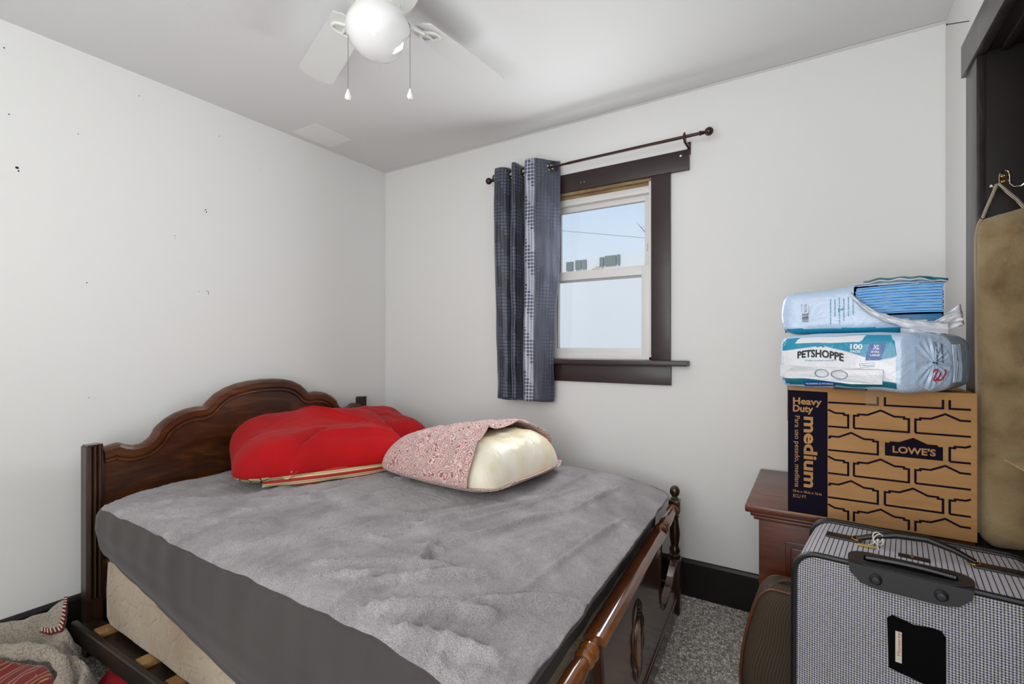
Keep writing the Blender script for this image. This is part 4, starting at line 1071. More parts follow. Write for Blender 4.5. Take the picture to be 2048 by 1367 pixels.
W_ = [(.000, .052), (.003, .058), (.010, .060), (.012, .056), (.006, .044), (.003, .034), (.008, .032), (.016, .040), (.021, .052), (.016, .040), (.015, .033), (.022, .033), (.031, .044), (.034, .056), (.030, .060)]
b.stroke([(.046 + p.x * 1.1, p.y + .004) for p in resamp3([(a_, c_, 0) for a_, c_ in W_], 90)], .0036, lambda a, c: ef(a, c, .0105), 1)
b.text('If your pet isn\'t', .0095, lambda a, c: ef(a, c, .0105), 2, .02, rot=math.pi / 2, at=(.060, .078), width=.062)
b.text('at our pharmacy', .0095, lambda a, c: ef(a, c, .0105), 2, .02, rot=math.pi / 2, at=(.076, .082), width=.054)
b.build('end_seal', [BAGBLUE, REDINK, BLACKINK], pk, angle=50)
b = B()
for q in range(7):
    y = -PD / 2 + .098 + .0085 * q
    b.tube([(lambda p: (p.x + .0008, p.y, p.z))(dfp(Vector((PL / 2 - .004 * (1 - (2 * z / PH - 1) ** 2) * 0, y + .004 * math.sin(z * 40 + q), z)))) for z in [.03 + (PH - .06) * i / 14 for i in range(15)]], .0014, 5)
b.build('crimped_pleats', BAGBLUE, pk)
b = B(); b.box(-.03, .05, -PD / 2 - .004, -PD / 2 + .02, .001, .006, .001); b.build('bottom_print', BLACKINK, pk)

# upper torn pack
pu = empty('puppy_pad_pack', (.125, 1.92, 1.2455), rz=R(-6), rot=(R(0), R(0), R(-6)), label='torn-open pale blue puppy pad pack on top of the sealed one', cat='package')
QL, QH, QD = .40, .155, .22
def dfq(p):
    q = Vector(p); bul = .008 * (1 - (p.x / (QL / 2)) ** 2) * (1 - (2 * p.z / QH - 1) ** 2)
    if p.y < 0: q.y -= bul
    t = (p.x + QL / 2) / QL
    q.z = q.z * (.88 + .12 * min(1, t * 1.6)) + .004 * noise.noise(p * 10); q.x += -.012 * (1 - (2 * p.z / QH - 1) ** 2) * (1 if p.x < -QL / 2 + .03 else 0)
    q.y += .003 * noise.noise(p * 12 + Vector((9, 1, 0))); q.z = max(0, q.z); return q
b = B(); softbox(b, QL, QD, QH, .030, dfq, (90, 46, 40))
# cut the torn opening away on the right front
hole = lambda x, z: (x > .012 - .02 * (z / QH) and z > .035 - .10 * (x - .0) * 0 - .02 * (x / .2)) 
nf = []; nm = []
for f, q in zip(b.f, b.mi):
    c = sum((Vector(b.v[i]) for i in f), Vector()) / len(f)
    tx = (c.x - (-.012)) / .2
    low = .085 * math.exp(-max(0, tx) * 3.2) + .030
    inside = c.x > -.010 and c.z > low and c.z < QH * .93 and c.y < -.03
    if inside: continue
    nf.append(f); nm.append(4 if c.z > QH * .93 and c.y < .1 and c.x > -.17 and c.x < -.06 else (2 if c.z < .018 else 0))
b.f, b.mi = nf, nm
def onq(x, z, lift=.0016):
    p = dfq(Vector((x - QL / 2, -QD / 2, z))); return (p.x, p.y - lift, p.z)
qt = lambda x, z: onq(x, z, .002)
rnd = random.Random(3)
z_ = .072
while z_ > .042:
    h_ = rnd.choice((.0007, .0011, .0018)); b.flat([(.052, z_ - h_), (.070, z_ - h_), (.070, z_), (.052, z_)], qt, 3); z_ -= h_ + rnd.choice((.0009, .0014, .002))
b.text('1217-236', .006, qt, 3, .01, rot=-math.pi / 2, at=(.061, .108), width=.030)
for q in range(3): b.text('made in usa for retail sale', .0035, qt, 3, 0, rot=-math.pi / 2, at=(.050 + .007 * q + (.006 if q == 2 else 0), .108 - .004 * q), width=.030)
lines = ['open bag at perforation and remove pad', 'place pad with plastic side down', 'put your pet on the pad to sniff it', 'praise and reward your pet for use', 'replace the pad when it is soiled', 'keep out of reach of children']
for q, t in enumerate(lines): b.text(t, .0062, qt, 5, .012, rot=-math.pi / 2, at=(.128 + .0115 * q, .118 - .004 * (q % 2)), width=(.088, .058, .085, .07, .06, .05)[q])
b.text('2.', .018, qt, 5, .03, rot=-math.pi / 2, at=(.150, .084), width=.012)
o = b.build('wrapper', [BAGBLUE, BAGWHITE, TEAL, BLACKINK, BLACKINK, TEALINK], pu)
b = B()   # gathered left end
def lend(i, j):
    z = .004 + (QH * .86 - .01) * i; return (-QL / 2 - .002 - .020 * math.sin(math.pi * i) * j ** .7 - .003 * math.sin(i * 20) * j, -QD / 2 + .028 + .02 * j + (QD * .35) * j * j, z * (1 - .08 * j) + .006 * j)
b.grid(lend, 24, 10); o = b.build('end_seal', BAGBLUE, pu); o.modifiers.new('s', 'SOLIDIFY').thickness = .001
def film(name, fn, nu, nv, mat, par, th=.0012):
    b = B(); b.grid(fn, nu, nv); o = b.build(name, mat, par, angle=60); o.modifiers.new('s', 'SOLIDIFY').thickness = th; return o
# torn strip swooping under the pads, and the crumpled loose film at the right
def swoop(i, j):
    x = -.020 + .225 * i; z0 = .100 * math.exp(-i * 3.6) + .018 - .022 * i
    y = -QD / 2 - .010 - .026 * math.sin(math.pi * i ** .7) - .012 * math.sin(math.pi * j)
    return (x, y + .006 * noise.noise(Vector((i * 7, j * 3, 0))), z0 + .034 * (j - .15) * (.5 + .5 * i) + .004 * noise.noise(Vector((i * 12, j * 4, 2))))
film('torn_strip', swoop, 50, 10, BAGWHITE, pu)
def loose(i, j):
    x = .10 + .135 * i; z = -.030 + .055 * j + .035 * i * (1 - j * .4) - .014 * math.sin(i * 5); y = -QD / 2 - .022 + .035 * i * i + .012 * math.sin(i * 9 + j * 4) + .012 * noise.noise(Vector((i * 6, j * 6, 4)))
    return (min(x, .235), y, z)
film('loose_film', loose, 26, 14, BAGWHITE, pu)
def loose2(i, j):
    return (.175 + .055 * i + .01 * j, -QD / 2 + .01 + .02 * j + .01 * math.sin(6 * i), .030 + .05 * i * (1 - j) + .012 * j * math.sin(4 * i))
film('loose_film', loose2, 12, 8, BAGWHITE, pu)
def topflap(i, j):
    return (-.01 + .215 * i, -QD / 2 - .004 + .10 * j + .01 * math.sin(i * 7) * (1 - j), QH - .004 + .010 * math.sin(math.pi * i) * (1 - j) - .008 * (1 - j) ** 2 * i + .004 * noise.noise(Vector((i * 9, j * 5, 6))))
film('top_flap', topflap, 40, 10, BAGWHITE, pu)
film('flap_border', lambda i, j: (lambda p: (p[0], p[1] - .001 + .0, p[2] + .003 + .006 * j))(topflap(.1 + .9 * i, .02 + .10 * j)), 40, 3, TEALD, pu)
# folded pads
PADB = M('bright_blue_pad_film').set(rough=.25, coat=.3); m = PADB; m.base(m.ramp(m.noise(m.coord(), 40, 2), [(.3, (18, 122, 210)), (.7, (44, 152, 228))])); PADB = m.m
PADL = M('pale_blue_pad_edge').set(rough=.4).set(col=(168, 216, 250)).m
PADT = plain('teal_blue_pad_face', (22, 104, 152), .35)
mwu = Matrix.Translation((.125, 1.92, 1.2455)) @ Matrix.Rotation(R(-6), 4, 'Z')
rnd = random.Random(5)
zz = .024
for q in range(11):
    th = .0083 if q else .032
    r_ = empty('folded_pad', tuple(mwu @ Vector((.094 + rnd.uniform(-.002, .002), -.006, zz))), rz=R(-6 + rnd.uniform(-.8, .8)), group='blue pads in the torn pack')
    tag(r_, 'thick bottom bundle of blue pads in the torn pack' if q == 0 else 'bright blue folded pad in the stack showing through the torn pack', 'puppy pad')
    b = B(); Lh, Wd = .098, .098
    sl = lambda x: .004 * math.sin((x + .09) * 12)
    if q == 0:
        b.box(-Lh + .012, Lh, -Wd - .003, Wd, 0, th - .001, .004)
    else:
        prf = []
        for a in range(7): prf.append((-Wd - .006 + .0035 * (1 - math.sin(math.pi * a / 6)), (th - .0012) * a / 6))
        def pf(i, j):
            x = -Lh + 2 * Lh * i; k_ = round(j * 10)
            if k_ <= 6: y, z = prf[k_]
            else: y, z = -Wd + (k_ - 6) / 4 * 2 * Wd, th - .0012
            return (x, y + rnd.uniform(-.0003, .0003), z + sl(x))
        b.grid(pf, 24, 11); b.grid(lambda i, j: (-Lh + 2 * Lh * i, -Wd - .002 + (2 * Wd) * j, sl(-Lh + 2 * Lh * i)), 24, 2)
        for s_ in (-1, 1):   # rounded ends
            b.tube([(s_ * Lh, -Wd, th / 2 + sl(s_ * Lh)), (s_ * Lh, Wd, th / 2 + sl(s_ * Lh))], th / 2 - .0006, 8)
    b.build('film_back', PADT if q == 0 else PADB, r_)
    if q:
        b = B(); b.tube([(x, -Wd - .0075, th - .002 + sl(x)) for x in [-Lh + 2 * Lh * i / 12 for i in range(13)]], .0013, 6); b.tube([(x, -Wd - .0055, .0012 + sl(x)) for x in [-Lh + 2 * Lh * i / 12 for i in range(13)]], .0011, 6)
        b.build('fold_edge', PADL, r_)
    zz += th

# ------------------------------------------------------------------ suitcase
def tweed(name, stripes):
    m = M(name).set(rough=.8, spec=.2); c = m.n('ShaderNodeTexCoord'); sp_ = m.n('ShaderNodeSeparateXYZ'); m.l(c.outputs['Object'], sp_.inputs[0])
    x, y, z = sp_.outputs
    a, bb_ = (x, z) if not stripes else (x, y)
    if stripes: bb_ = m.math('ADD', y, z)
    P_ = 1 / .0052
    fa = m.math('FRACT', m.math('MULTIPLY', a, P_)); fb2 = m.math('FRACT', m.math('MULTIPLY', bb_, P_))
    ga = m.math('LESS_THAN', fa, .5); gb = m.math('LESS_THAN', fb2, .5)
    tw = m.math('LESS_THAN', m.math('FRACT', m.math('ADD', m.math('MULTIPLY', a, P_ * 2), m.math('MULTIPLY', bb_, P_ * 2))), .5)
    both = m.math('MULTIPLY', ga, gb); anyx = m.math('SUBTRACT', m.math('ADD', ga, gb), m.math('MULTIPLY', both, 2))
    mask = m.math('ADD', both, m.math('MULTIPLY', anyx, tw))
    if stripes:
        st_ = m.math('LESS_THAN', m.math('FRACT', m.math('MULTIPLY', a, 1 / .0105)), .17); rib = m.math('LESS_THAN', fb2, .2)
        mask = m.math('MAXIMUM', st_, m.math('MULTIPLY', rib, .45))
    n1 = m.noise(c.outputs['Object'], 240, 1)
    light = m.mix(m.math('GREATER_THAN', n1, .56), (196, 192, 198), (176, 178, 150))
    dark = m.mix(m.math('GREATER_THAN', n1, .5), (20, 20, 24), (44, 44, 96))
    if stripes: light = (190, 186, 192)
    m.base(m.mix(mask, light, (22, 22, 28) if stripes else dark)); m.bump(mask, .15, .0008); return m.m
TW = tweed('houndstooth_tweed', False); TWS = tweed('ribbed_tweed', True)
su = empty('suitcase', (.168, 1.335, .014), rot=(R(-2.2), 0, R(-7)), label='black and white houndstooth suitcase standing upright with black top handles', cat='suitcase')
# local: x width, y depth (0 front .. .30 back), z up ; front face at y=0
SW, SD, SH = .46, .335, .689
def rr_rect(x0, x1, z0, z1, r, n=8):
    out = []
    for cx_, cz_, a0 in ((x1 - r, z0 + r, -90), (x1 - r, z1 - r, 0), (x0 + r, z1 - r, 90), (x0 + r, z0 + r, 180)):
        for i in range(n + 1): a = R(a0 + 90 * i / n); out.append((cx_ + r * math.cos(a), cz_ + r * math.sin(a)))
    return out
X0, X1 = -.215, .245
ring = rr_rect(X0, X1, .03, SH, .05)
b = B(); cxm, czm = (X0 + X1) / 2, SH / 2
def face(i, j):
    k_ = round(i * (len(ring))) % len(ring); x, z = ring[k_]; t = j
    X_ = cxm + (x - cxm) * t; Z_ = czm + (z - czm) * t
    return (X_, -.012 * (1 - t ** 4) + .003 * noise.noise(Vector((X_ * 8, Z_ * 8, 1))) * (1 - t ** 6), Z_)
b.grid(face, len(ring), 30, cu=True); b.build('front_panel', TW, su)
b = B()
n_ = len(ring)
def gus(i, j):
    x, z = ring[round(i * n_) % n_]; return (x, .0 + SD * j, z + .004 * math.sin(math.pi * j))
b.grid(gus, n_, 16, cu=True); b.build('gusset', TWS, su, angle=60)
b = B(); b.prism(ring, SD, SD + .004, lambda x, z, t: (x, t, z)); b.build('back_panel', BLACKLE, su, smooth=False)
def big(r_, d_): return [(cxm + (x - cxm) * (1 + d_ / .23), czm + (z - czm) * (1 + d_ / .33)) for x, z in r_]
b = B(); b.tube([(x, -.001, z) for x, z in resamp(ring + [ring[0]], 160)[:-1]], .0068, 8, closed=True)
rg = resamp(ring + [ring[0]], 420)[:-1]
for q, (x, z) in enumerate(rg): b.tube([(x, -.006, z), (x + (x - cxm) * .02, .007, z + (z - czm) * .012)], .0016, 4)
b.build('front_piping', BLACKLE, su)
for yy in (SD - .012, SD - .028): 
    b = B(); b.tube([(x, yy, z) for x, z in resamp(big(ring, .003) + [big(ring, .003)[0]], 160)[:-1]], .0055 if yy < SD - .02 else .0075, 8, closed=True); b.build('zipper_piping', BLACKLE, su)
b = B()
for q, (x, z) in enumerate(resamp(big(ring, .004) + [big(ring, .004)[0]], 360)[:-1]): b.box(x - .0009, x + .0009, SD - .024, SD - .016, z - .002, z + .003)
b.build('zipper_teeth', DARKGREYP, su, smooth=False)
# grab-handle plate moulded over the front top edge
hx0, hx1 = -.108, .112
b = B(); pl = rr_rect(hx0, hx1, -.004, .092, .040, 8)
hole_ = rr_rect(hx0 + .030, hx1 - .025, .024, .066, .008, 3)
b.prism(pl, .008, .0, lambda x, y, t: (x, -.010 + y, SH + t), 0, holes=[hole_[::-1]])
b.prism([(hx0 + .004, 0), (hx1 - .004, 0), (hx1 - .008, -.020), (hx1 - .028, -.040), (hx1 - .06, -.046), (hx0 + .06, -.046), (hx0 + .028, -.040), (hx0 + .008, -.020)], -.018, -.002, lambda x, z, t: (x, t, SH + .006 + z))
for xx in (hx0 + .055, hx1 - .055): b.lathe([(.012, 0), (.012, .004), (.008, .008), (.007, .010), (.001, .011)], 16, 0, Matrix.Translation((xx, -.018, SH - .018)) @ Matrix.Rotation(R(90), 4, 'X'))
b.build('handle_plate', DARKGREYP, su, angle=40)
b = B(); b.box(hx0 + .030, hx1 - .025, .014, .056, SH + .0015, SH + .003); b.build('handle_well', BLACK, su, smooth=False)
b = B(); b.tube([(hx0 + .035 + (hx1 - hx0 - .065) * t, .026, SH + .012 + .004 * math.sin(math.pi * t)) for t in [i / 16 for i in range(17)]], [.0095] * 17, 10, flat=.8); b.build('pull_grip', BLACKPL, su)
# carry strap with end tabs and buckles
b = B()
for xa, xb in ((-.165, -.09), (.12, .215)): b = B(); b.box(xa, xb, .150, .190, SH + .001, SH + .009, .002); b.build('strap_tab', BLACKLE, su)
b = B(); b.tube([(-.10, .170, SH + .010), (-.07, .172, SH + .022), (-.02, .180, SH + .036), (.04, .182, SH + .040), (.09, .174, SH + .028), (.125, .170, SH + .012)], [.008, .009, .0115, .0115, .0095, .008], 10, flat=.75); b.build('carry_strap', BLACKLE, su)
b = B()
for xx in (-.098, .122):
    b = B(); b.tube([(xx + .011 * math.cos(a), .170 + .019 * math.sin(a), SH + .011) for a in [2 * math.pi * q / 18 for q in range(18)]], .002, 6, closed=True); b.build('buckle', BRASS, su)
for xx in (-.15, .19): b = B(); b.sphere((xx, .170, SH + .007), .0045, n=5, sc=(1, 1, .5)); b.build('rivet', BRASS, su)
b = B(); b.box(-.015, .045, .115, .145, SH + .001, SH + .005, .002); b.sphere((.012, .13, SH + .005), .005, n=5, sc=(1, 1, .5), mi=1); b.build('leather_patch', [BLACKLE, BRASS], su)
b = B(); cz_ = Vector((-.055, .165, SH + .022))
for rx, rz_, an in ((.010, .016, .3), (.008, .014, -.5)):
    b.tube([tuple(cz_ + Vector((rx * math.cos(a) * math.cos(an) - rz_ * math.sin(a) * math.sin(an), .004 * math.cos(a), rx * math.cos(a) * math.sin(an) + rz_ * math.sin(a) * math.cos(an)))) for a in [2 * math.pi * q / 18 for q in range(18)]], .0013, 6, closed=True)
b.tube([tuple(cz_), (-.056, .150, SH + .006), (-.052, .135, SH + .003), (-.054, .118, SH + .003)], .0012, 6); b.tube([tuple(cz_), (-.064, .158, SH + .010), (-.074, .140, SH + .008)], .0012, 6)
b.build('string_loop', plain('white_string', (220, 216, 206), .8), su)
b = B(); b.box(-.095, -.060, .128, .142, SH + .006, SH + .008, .0005); b.build('paper_tag', plain('yellow_tag', (196, 160, 70), .6), su)
# pocket badge
b = B(); bz = SH - .105
b.prism([(-.030, bz - .098), (-.033, bz + .008), (-.024, bz + .016), (-.012, bz + .014), (.012, bz + .008), (.045, bz + .012), (.058, bz + .010), (.064, bz), (.064, bz - .110), (.058, bz - .114)], -.0165, -.012, lambda x, z, t: (x, t, z)); b.build('badge', BLACK, su, smooth=False)
b = B(); fnb = lambda a, c: (-.018 + a, -.0186, bz - .078 + c)
b.box(-.0185, -.0075, -.018, -.0165, bz - .080, bz - .014)
b.text('Monterey', .009, fnb, 1, 0, rot=math.pi / 2, at=(.0085, .012), width=.05)
b.build('badge_label', [plain('ivory_label', (196, 190, 170), .5), plain('rose_ink', (170, 60, 80), .6)], su, smooth=False)
for xx in (-.15, .18):
    b = B(); b.lathe([(.001, -.012), (.02, -.012), (.024, -.006), (.024, .006), (.02, .012), (.001, .012)], 20, 0, Matrix.Translation((xx, SD - .04, .024)) @ Matrix.Rotation(R(90), 4, 'Y')); b.build('wheel', BLACKPL, su)
for xx in (-.16, .16): b = B(); b.box(xx, xx + .03, .02, .05, -.0, .035, .003); b.build('foot', BLACKPL, su)

# ------------------------------------------------------------------ brown weave bag
BRN = M('brown_ballistic_weave').set(rough=.8); m = BRN
ck = m.n('ShaderNodeTexChecker'); ck.inputs['Scale'].default_value = 420; ck.inputs[1].default_value = lin((40, 31, 22)); ck.inputs[2].default_value = lin((84, 68, 48)); m.l(m.coord(rot=(.5, .6, .78)), ck.inputs[0]); m.base(ck.outputs[0]); BRN = m.m
PIPB = plain('rust_leather_piping', (96, 50, 24), .5)
bg = empty('travel_bag', (-.065, 1.772, 0), rz=R(-2), label='brown woven travel bag with rust piping squeezed behind the suitcase', cat='bag')
b = B()
def dfb(p):
    q = Vector(p); t = max(0, p.z / .455); q.x = p.x * (1 - .30 * t ** 2.2) + .02 * t - .02 * math.sin(math.pi * t); q.y = p.y * (1 - .25 * t * t); q.y += .004 * noise.noise(p * 8); return q
softbox(b, .27, .15, .455, .05, dfb, (30, 26, 44)); b.build('body', BRN, bg)
for s_ in (-1, 1):
    b = B(); lp = rr_rect(-.128, .128, .01, .443, .05, 8); lp = resamp(lp + [lp[0]], 120)[:-1]
    pts = [tuple(dfb(Vector((x, s_ * .070, z))) + Vector((0, s_ * .002, 0))) for x, z in lp]; b.tube(pts, .0042, 8, closed=True); b.build('piping', PIPB, bg)
b = B(); b.tube([(-.06 + .12 * t, -.02, .433 + .035 * math.sin(math.pi * t)) for t in [i / 12 for i in range(13)]], .008, 8, flat=.6); b.build('handle', BRN, bg)

# ------------------------------------------------------------------ wall hook and hanging fleece tube
JY = DY1 - .0   # jamb face
hk = empty('coat_hook', (.463, JY, 1.672), label='double wire coat hook screwed to the dark door jamb', cat='hook')
b = B(); pts = [(-.030, -.030, -.010), (-.024, -.034, -.018), (-.014, -.024, -.016), (-.0105, -.006, .0), (-.0105, -.004, .025), (-.008, -.004, .036), (0, -.004, .042), (.008, -.004, .036), (.0105, -.004, .025), (.0105, -.006, .0), (.016, -.020, -.014), (.026, -.034, -.017), (.035, -.040, -.008), (.040, -.042, .002)]
b.tube(pts, .0022, 8); b.sphere((-.032, -.029, -.006), .0058, n=7); b.sphere((.041, -.042, .005), .0058, n=7); b.build('wire', CHROME, hk)
b = B()
for z in (.026, .010): b.box(-.009, .009, -.0045, 0, z - .0035, z + .0035, .001); b.sphere((0, -.005, z), .0028, n=5, sc=(1, .4, 1))
b.build('screw_plate', BRASS, hk)
FLE = M('tan_suede_fleece').set(rough=.95, sheen=.5, spec=.1); m = FLE; v = m.coord(); a_ = m.noise(v, 9, 5, .6, .5)
c = m.ramp(a_, [(.25, (112, 92, 62)), (.5, (152, 130, 94)), (.75, (168, 148, 112))]); m.base(m.mix(m.math('MULTIPLY', m.ramp(m.noise(v, 3, 3), [(.5, (0, 0, 0)), (.8, (255, 255, 255))]), .4), c, (92, 76, 54)))
m.bump(m.noise(v, 190, 4, .65), .8, .004); m.bump(m.noise(v, 14, 3), .3, .012); FLE = m.m
fx = empty('fleece_draft_tube', (.452, 1.888, 1.656), label='long tan fleece tube with rope loop hanging from the coat hook', cat='draft stopper')
b = B(); TL_ = .945; HW = .061
def flt(i, j):
    t = i; z = -.075 - TL_ * t; a = 2 * math.pi * j
    w = HW * (1 - .22 * math.exp(-t * 40)) * (1 + .06 * math.sin(t * 6 - .5)) * (max(0, 1 - max(0, (t - .955) / .045) ** 2) ** .5)
    th = .030 * min(1, (t * 16) ** .6 + .15) * (max(0, 1 - max(0, (t - .955) / .045) ** 2) ** .5)
    cx_ = .004 * math.sin(t * 5) + .010 * t
    k_ = .8; c0, s0 = math.cos(a), math.sin(a)
    x = cx_ + w * math.copysign(abs(c0) ** k_, c0); y = th * math.copysign(abs(s0) ** k_, s0)
    z += (.012 * c0 * math.exp(-t * 30)) + .003 * noise.noise(Vector((x * 30, y * 30, z * 10)))
    y += .005 * noise.noise(Vector((x * 12, z * 8, 2)))
    return (x, y, z)
b.grid(flt, 150, 40, cv=True); b.f.append(tuple(range(40))); b.mi.append(0); b.build('body', FLE, fx)
ROPE = M('twisted_cotton_rope').set(rough=.85); m = ROPE; w_ = m.n('ShaderNodeTexWave'); w_.inputs['Scale'].default_value = 75; m.l(m.coord(rot=(0, .6, 0), scale=(1, 1, 1)), w_.inputs[0]); m.base(m.ramp(w_.outputs[0], [(.2, (112, 98, 82)), (.6, (196, 184, 164))])); m.bump(w_.outputs[0], .6, .003); ROPE = m.m
b = B(); b.tube([(-.044, 0, -.082), (-.036, -.002, -.055), (-.024, .002, -.022), (-.0155, .008, .002), (-.012, .010, .012), (-.008, .010, .014), (-.004, .008, .006), (.010, .0, -.018), (.026, -.002, -.040), (.042, 0, -.066)], .0042, 10)
b.build('rope_loop', ROPE, fx)
b = B(); b.tube([(.004 * math.sin(t * 5) + .010 * t - HW * (1 - .22 * math.exp(-t * 40)) * (1 + .06 * math.sin(t * 6 - .5)) - .001, -.004, -.085 - TL_ * t) for t in [i / 60 * .95 for i in range(61)]], .0042, 8, flat=1.0); b.build('zip_seam', plain('tan_zip_tape', (150, 134, 108), .7), fx)

# ------------------------------------------------------------------ cardboard carton by the doorway, its open flap reaches into the frame
cf = empty('open_carton', (.80, 1.64, 0), label='open tan cardboard carton beside the doorway, one flap tip showing at the frame edge', cat='box')
PLY = M('pale_cardboard').set(rough=.7); m = PLY; m.base(m.ramp(m.noise(m.coord(scale=(1, 8, 1)), 8, 3), [(.3, (206, 174, 130)), (.7, (216, 186, 144))])); PLY = m.m
b = B(); b.box(-.20, .20, -.26, .27, 0, .898, .003); b.build('carton', PLY, cf, smooth=False)
b = B(); b.prism([(-.20, -.26), (-.20, .28), (-.368, .160), (-.36, -.22)], .0, .004, lambda x, y, t: (x, y, .899 + (-.20 - x) * .01 + t)); b.build('open_flap', PLY, cf, smooth=False)

# ------------------------------------------------------------------ blanket heap and red cloth on the floor at the left
SHER = M('oatmeal_sherpa').set(rough=.95, sheen=.4, spec=.1); m = SHER; v = m.coord(); vv = m.n('ShaderNodeTexVoronoi', feature='F1'); vv.inputs['Scale'].default_value = 150; m.l(v, vv.inputs['Vector'])
c = m.ramp(m.noise(v, 5, 4), [(.3, (158, 147, 133)), (.7, (184, 173, 158))]); m.base(m.mix(m.math('MULTIPLY', m.ramp(vv.outputs['Distance'], [(.3, (0, 0, 0)), (.8, (255, 255, 255))]), .5), c, (90, 78, 66))); m.bump(vv.outputs['Distance'], .8, .006); SHER = m.m
TRIBE = M('red_patterned_fleece').set(rough=.9, sheen=.3); m = TRIBE; v = m.coord(); w_ = m.n('ShaderNodeTexWave'); w_.inputs['Scale'].default_value = 7; w_.inputs['Distortion'].default_value = 6; m.l(v, w_.inputs[0])
m.base(m.ramp(w_.outputs[0], [(0, (110, 14, 16)), (.5, (126, 16, 18)), (.62, (170, 110, 56)), (.7, (34, 22, 20)), (.8, (178, 160, 130)), (.88, (110, 14, 16))], const=True))
base_c = m.b.inputs['Base Color'].links[0].from_socket; pn = m.noise(m.coord(scale=(1, 1, 1)), 13, 2, .5, 1.5)
m.base(m.mix(m.ramp(pn, [(0, (0, 0, 0)), (.56, (255, 255, 255)), (.66, (0, 0, 0))], const=True), base_c, m.ramp(pn, [(0, (160, 112, 62)), (.59, (36, 24, 24)), (.62, (176, 158, 128))], const=True))); TRIBE = m.m
BKO = Vector((-2.25, .45, 0))
bk = empty('blanket', tuple(BKO), label='crumpled oatmeal sherpa blanket with red patterned side heaped on the carpet', cat='blanket')
def ridge(p, pts, w):
    best = 0
    for a, c in zip(pts, pts[1:]):
        d_, t, s_ = seg_d(p, a[:2], c[:2]); hh = a[2] + (c[2] - a[2]) * t; best = max(best, hh * math.exp(-(d_ / w) ** 2))
    return best
LIP = [(-2.56, .30, .16), (-2.40, .43, .165), (-2.29, .505, .165), (-2.20, .555, .155), (-2.12, .565, .13), (-2.06, .545, .10), (-2.02, .50, .06)]
def heap(i, j):
    x = -2.585 + .70 * i; y = -.05 + .70 * j; p = Vector((x, y)); ex = min(1 - i, j, 1 - j)
    # main fold behind the lip, the outer roll beside the bed rail and the cavity in front
    back = .150 * math.exp(-(((x + 2.46) / .20) ** 2 + ((y - .52) / .26) ** 2))
    h = max(.020, back, ridge(p, [(-2.58, .46, .185), (-2.47, .56, .20), (-2.40, .615, .215), (-2.31, .61, .17)], .075),
            ridge(p, [(-2.34, .56, .165), (-2.20, .60, .150), (-2.08, .59, .125), (-1.98, .55, .095), (-1.95, .46, .05)], .060))
    h -= .05 * math.exp(-(seg_d(p, (-2.44, .50), (-2.33, .545))[0] / .028) ** 2) + .03 * math.exp(-(seg_d(p, (-2.26, .615), (-2.16, .60))[0] / .014) ** 2) + .03 * math.exp(-(seg_d(p, (-2.12, .60), (-2.03, .56))[0] / .014) ** 2)
    h += .014 * noise.noise(Vector((x * 10, y * 10, 2))) + .007 * noise.noise(Vector((x * 24, y * 24, 2)))
    h *= min(1, max(0, ex) / .05) ** .5
    y += .018 * noise.noise(Vector((x * 7, y * 7, 8)))
    return (x - BKO.x, min(y, .648) - BKO.y, max(.004, h))
b = B(); b.grid(heap, 170, 170); b.build('sherpa_side', SHER, bk, angle=80)
LL = [tuple(p) for p in resamp3(LIP, 60)]
b = B(); b.tube([(x - BKO.x, y - BKO.y, z) for x, y, z in LL], [.024 + .005 * math.sin(i * .25) + .003 * math.sin(i * .9) for i in range(60)], 16, flat=.9); b.build('rolled_edge', SHER, bk)
def pat(k0, drop, wid, out):
    def fn(i, j):
        x, y, z = LL[min(59, int(i * 50))]
        return (x + out * j + .02 - BKO.x, y - .03 - wid * j - BKO.y, z - .012 - drop * j ** 1.4 - k0 + .006 * math.sin(i * 16 + j * 4))
    return fn
b = B(); b.grid(pat(0, .06, .06, .12), 60, 20); o = b.build('patterned_side', TRIBE, bk); o.modifiers.new('s', 'SOLIDIFY').thickness = .008
b = B(); b.grid(pat(.055, .02, .10, .26), 60, 24); o = b.build('patterned_side', TRIBE, bk); o.modifiers.new('s', 'SOLIDIFY').thickness = .010
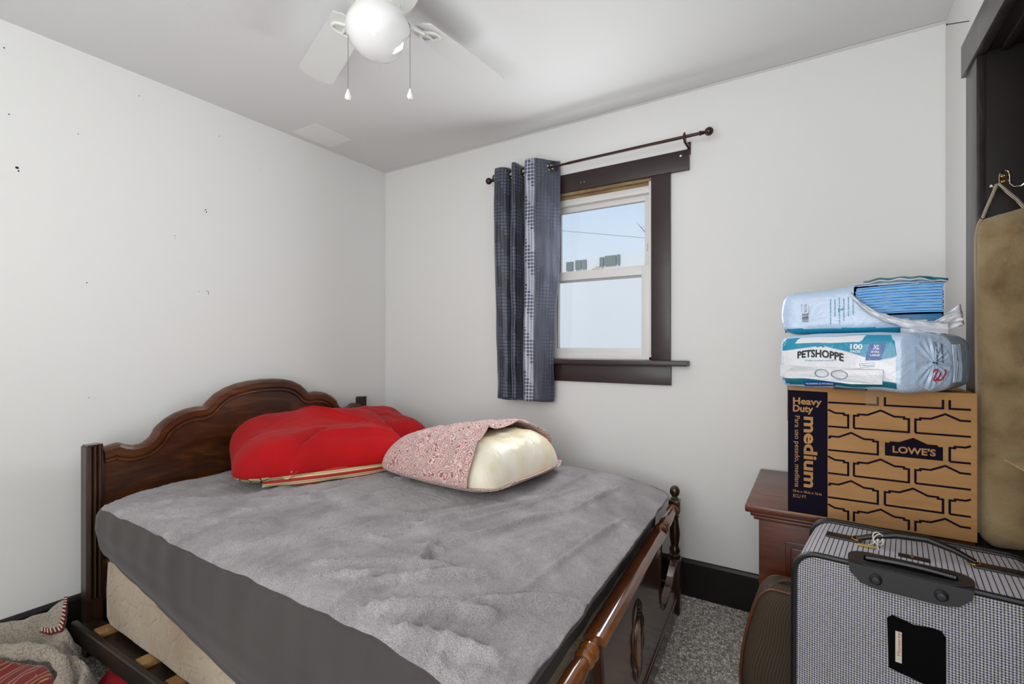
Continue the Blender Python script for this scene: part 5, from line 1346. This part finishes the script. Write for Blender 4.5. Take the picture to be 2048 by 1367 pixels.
for c_, r_ in (((-2.16, .47, .075), .05), ((-2.06, .50, .06), .035)):
    b = B(); pts = [(c_[0] - BKO.x + r_ * math.cos(a) * (1 + .2 * math.sin(3 * a)), c_[1] - BKO.y + r_ * .6 * math.sin(a), c_[2] + .014 * math.sin(a * 2)) for a in [math.pi * q / 16 for q in range(17)]]
    b.tube(pts, .014, 10); o = b.build('folded_hem', SHER, bk)
# turned-up corner with whip stitching
e0 = [Vector(p) - BKO for p in ((-2.42, .655, .245), (-2.375, .640, .235), (-2.335, .625, .205), (-2.31, .61, .175), (-2.345, .585, .165), (-2.38, .57, .17))]
cr_ = [e0[i].lerp(e0[i + 1], t / 6) for i in range(5) for t in range(6)] + [e0[-1]]
root_ = Vector((-2.44, .59, .195)) - BKO
b = B(); b.grid(lambda i, j: tuple(cr_[round(i * 30)].lerp(root_, j) + Vector((0, 0, .010 * math.sin(math.pi * j)))), 31, 10); o = b.build('turned_corner', SHER, bk); o.modifiers.new('s', 'SOLIDIFY').thickness = .010
b = B()
for q, p in enumerate(cr_[:-1]): b.tube([tuple(p + Vector((0, 0, .003))), tuple(p.lerp(root_, .14) + Vector((0, 0, .010)))], .0022, 5, mi=q % 2)
b.tube([tuple(p) for p in cr_], .003, 6); b.build('whip_stitching', [plain('maroon_yarn', (104, 18, 26), .8), plain('ivory_yarn', (206, 190, 168), .8)], bk)

rc = empty('red_cloth', (-2.115, .735, 0), label='small crumpled red cloth on the carpet beside the bed rail', cat='cloth')
b = B()
def rcf(i, j):
    a = 2 * math.pi * i; r_ = (.085 + .018 * noise.noise(Vector((math.cos(a) * 2, math.sin(a) * 2, 4)))) * j
    x, y = r_ * math.cos(a), r_ * .75 * math.sin(a)
    return (x, y - .01, .003 + (.045 + .035 * noise.noise(Vector((x * 26, y * 26, 1)))) * (1 - j ** 3))
b.grid(rcf, 60, 26, cu=True); b.build('fabric', plain('crimson_fleece', (150, 14, 26), .9), rc)
b = B()
for q in range(3): b.sphere((-.035 + .03 * q, .0 + .006 * q, .050 - .004 * q), .011, n=6, sc=(1.4, .8, .4), mi=q % 2)
b.build('printed_motif', [plain('black_motif', (20, 16, 20), .9), plain('navy_motif', (60, 56, 90), .9)], rc)
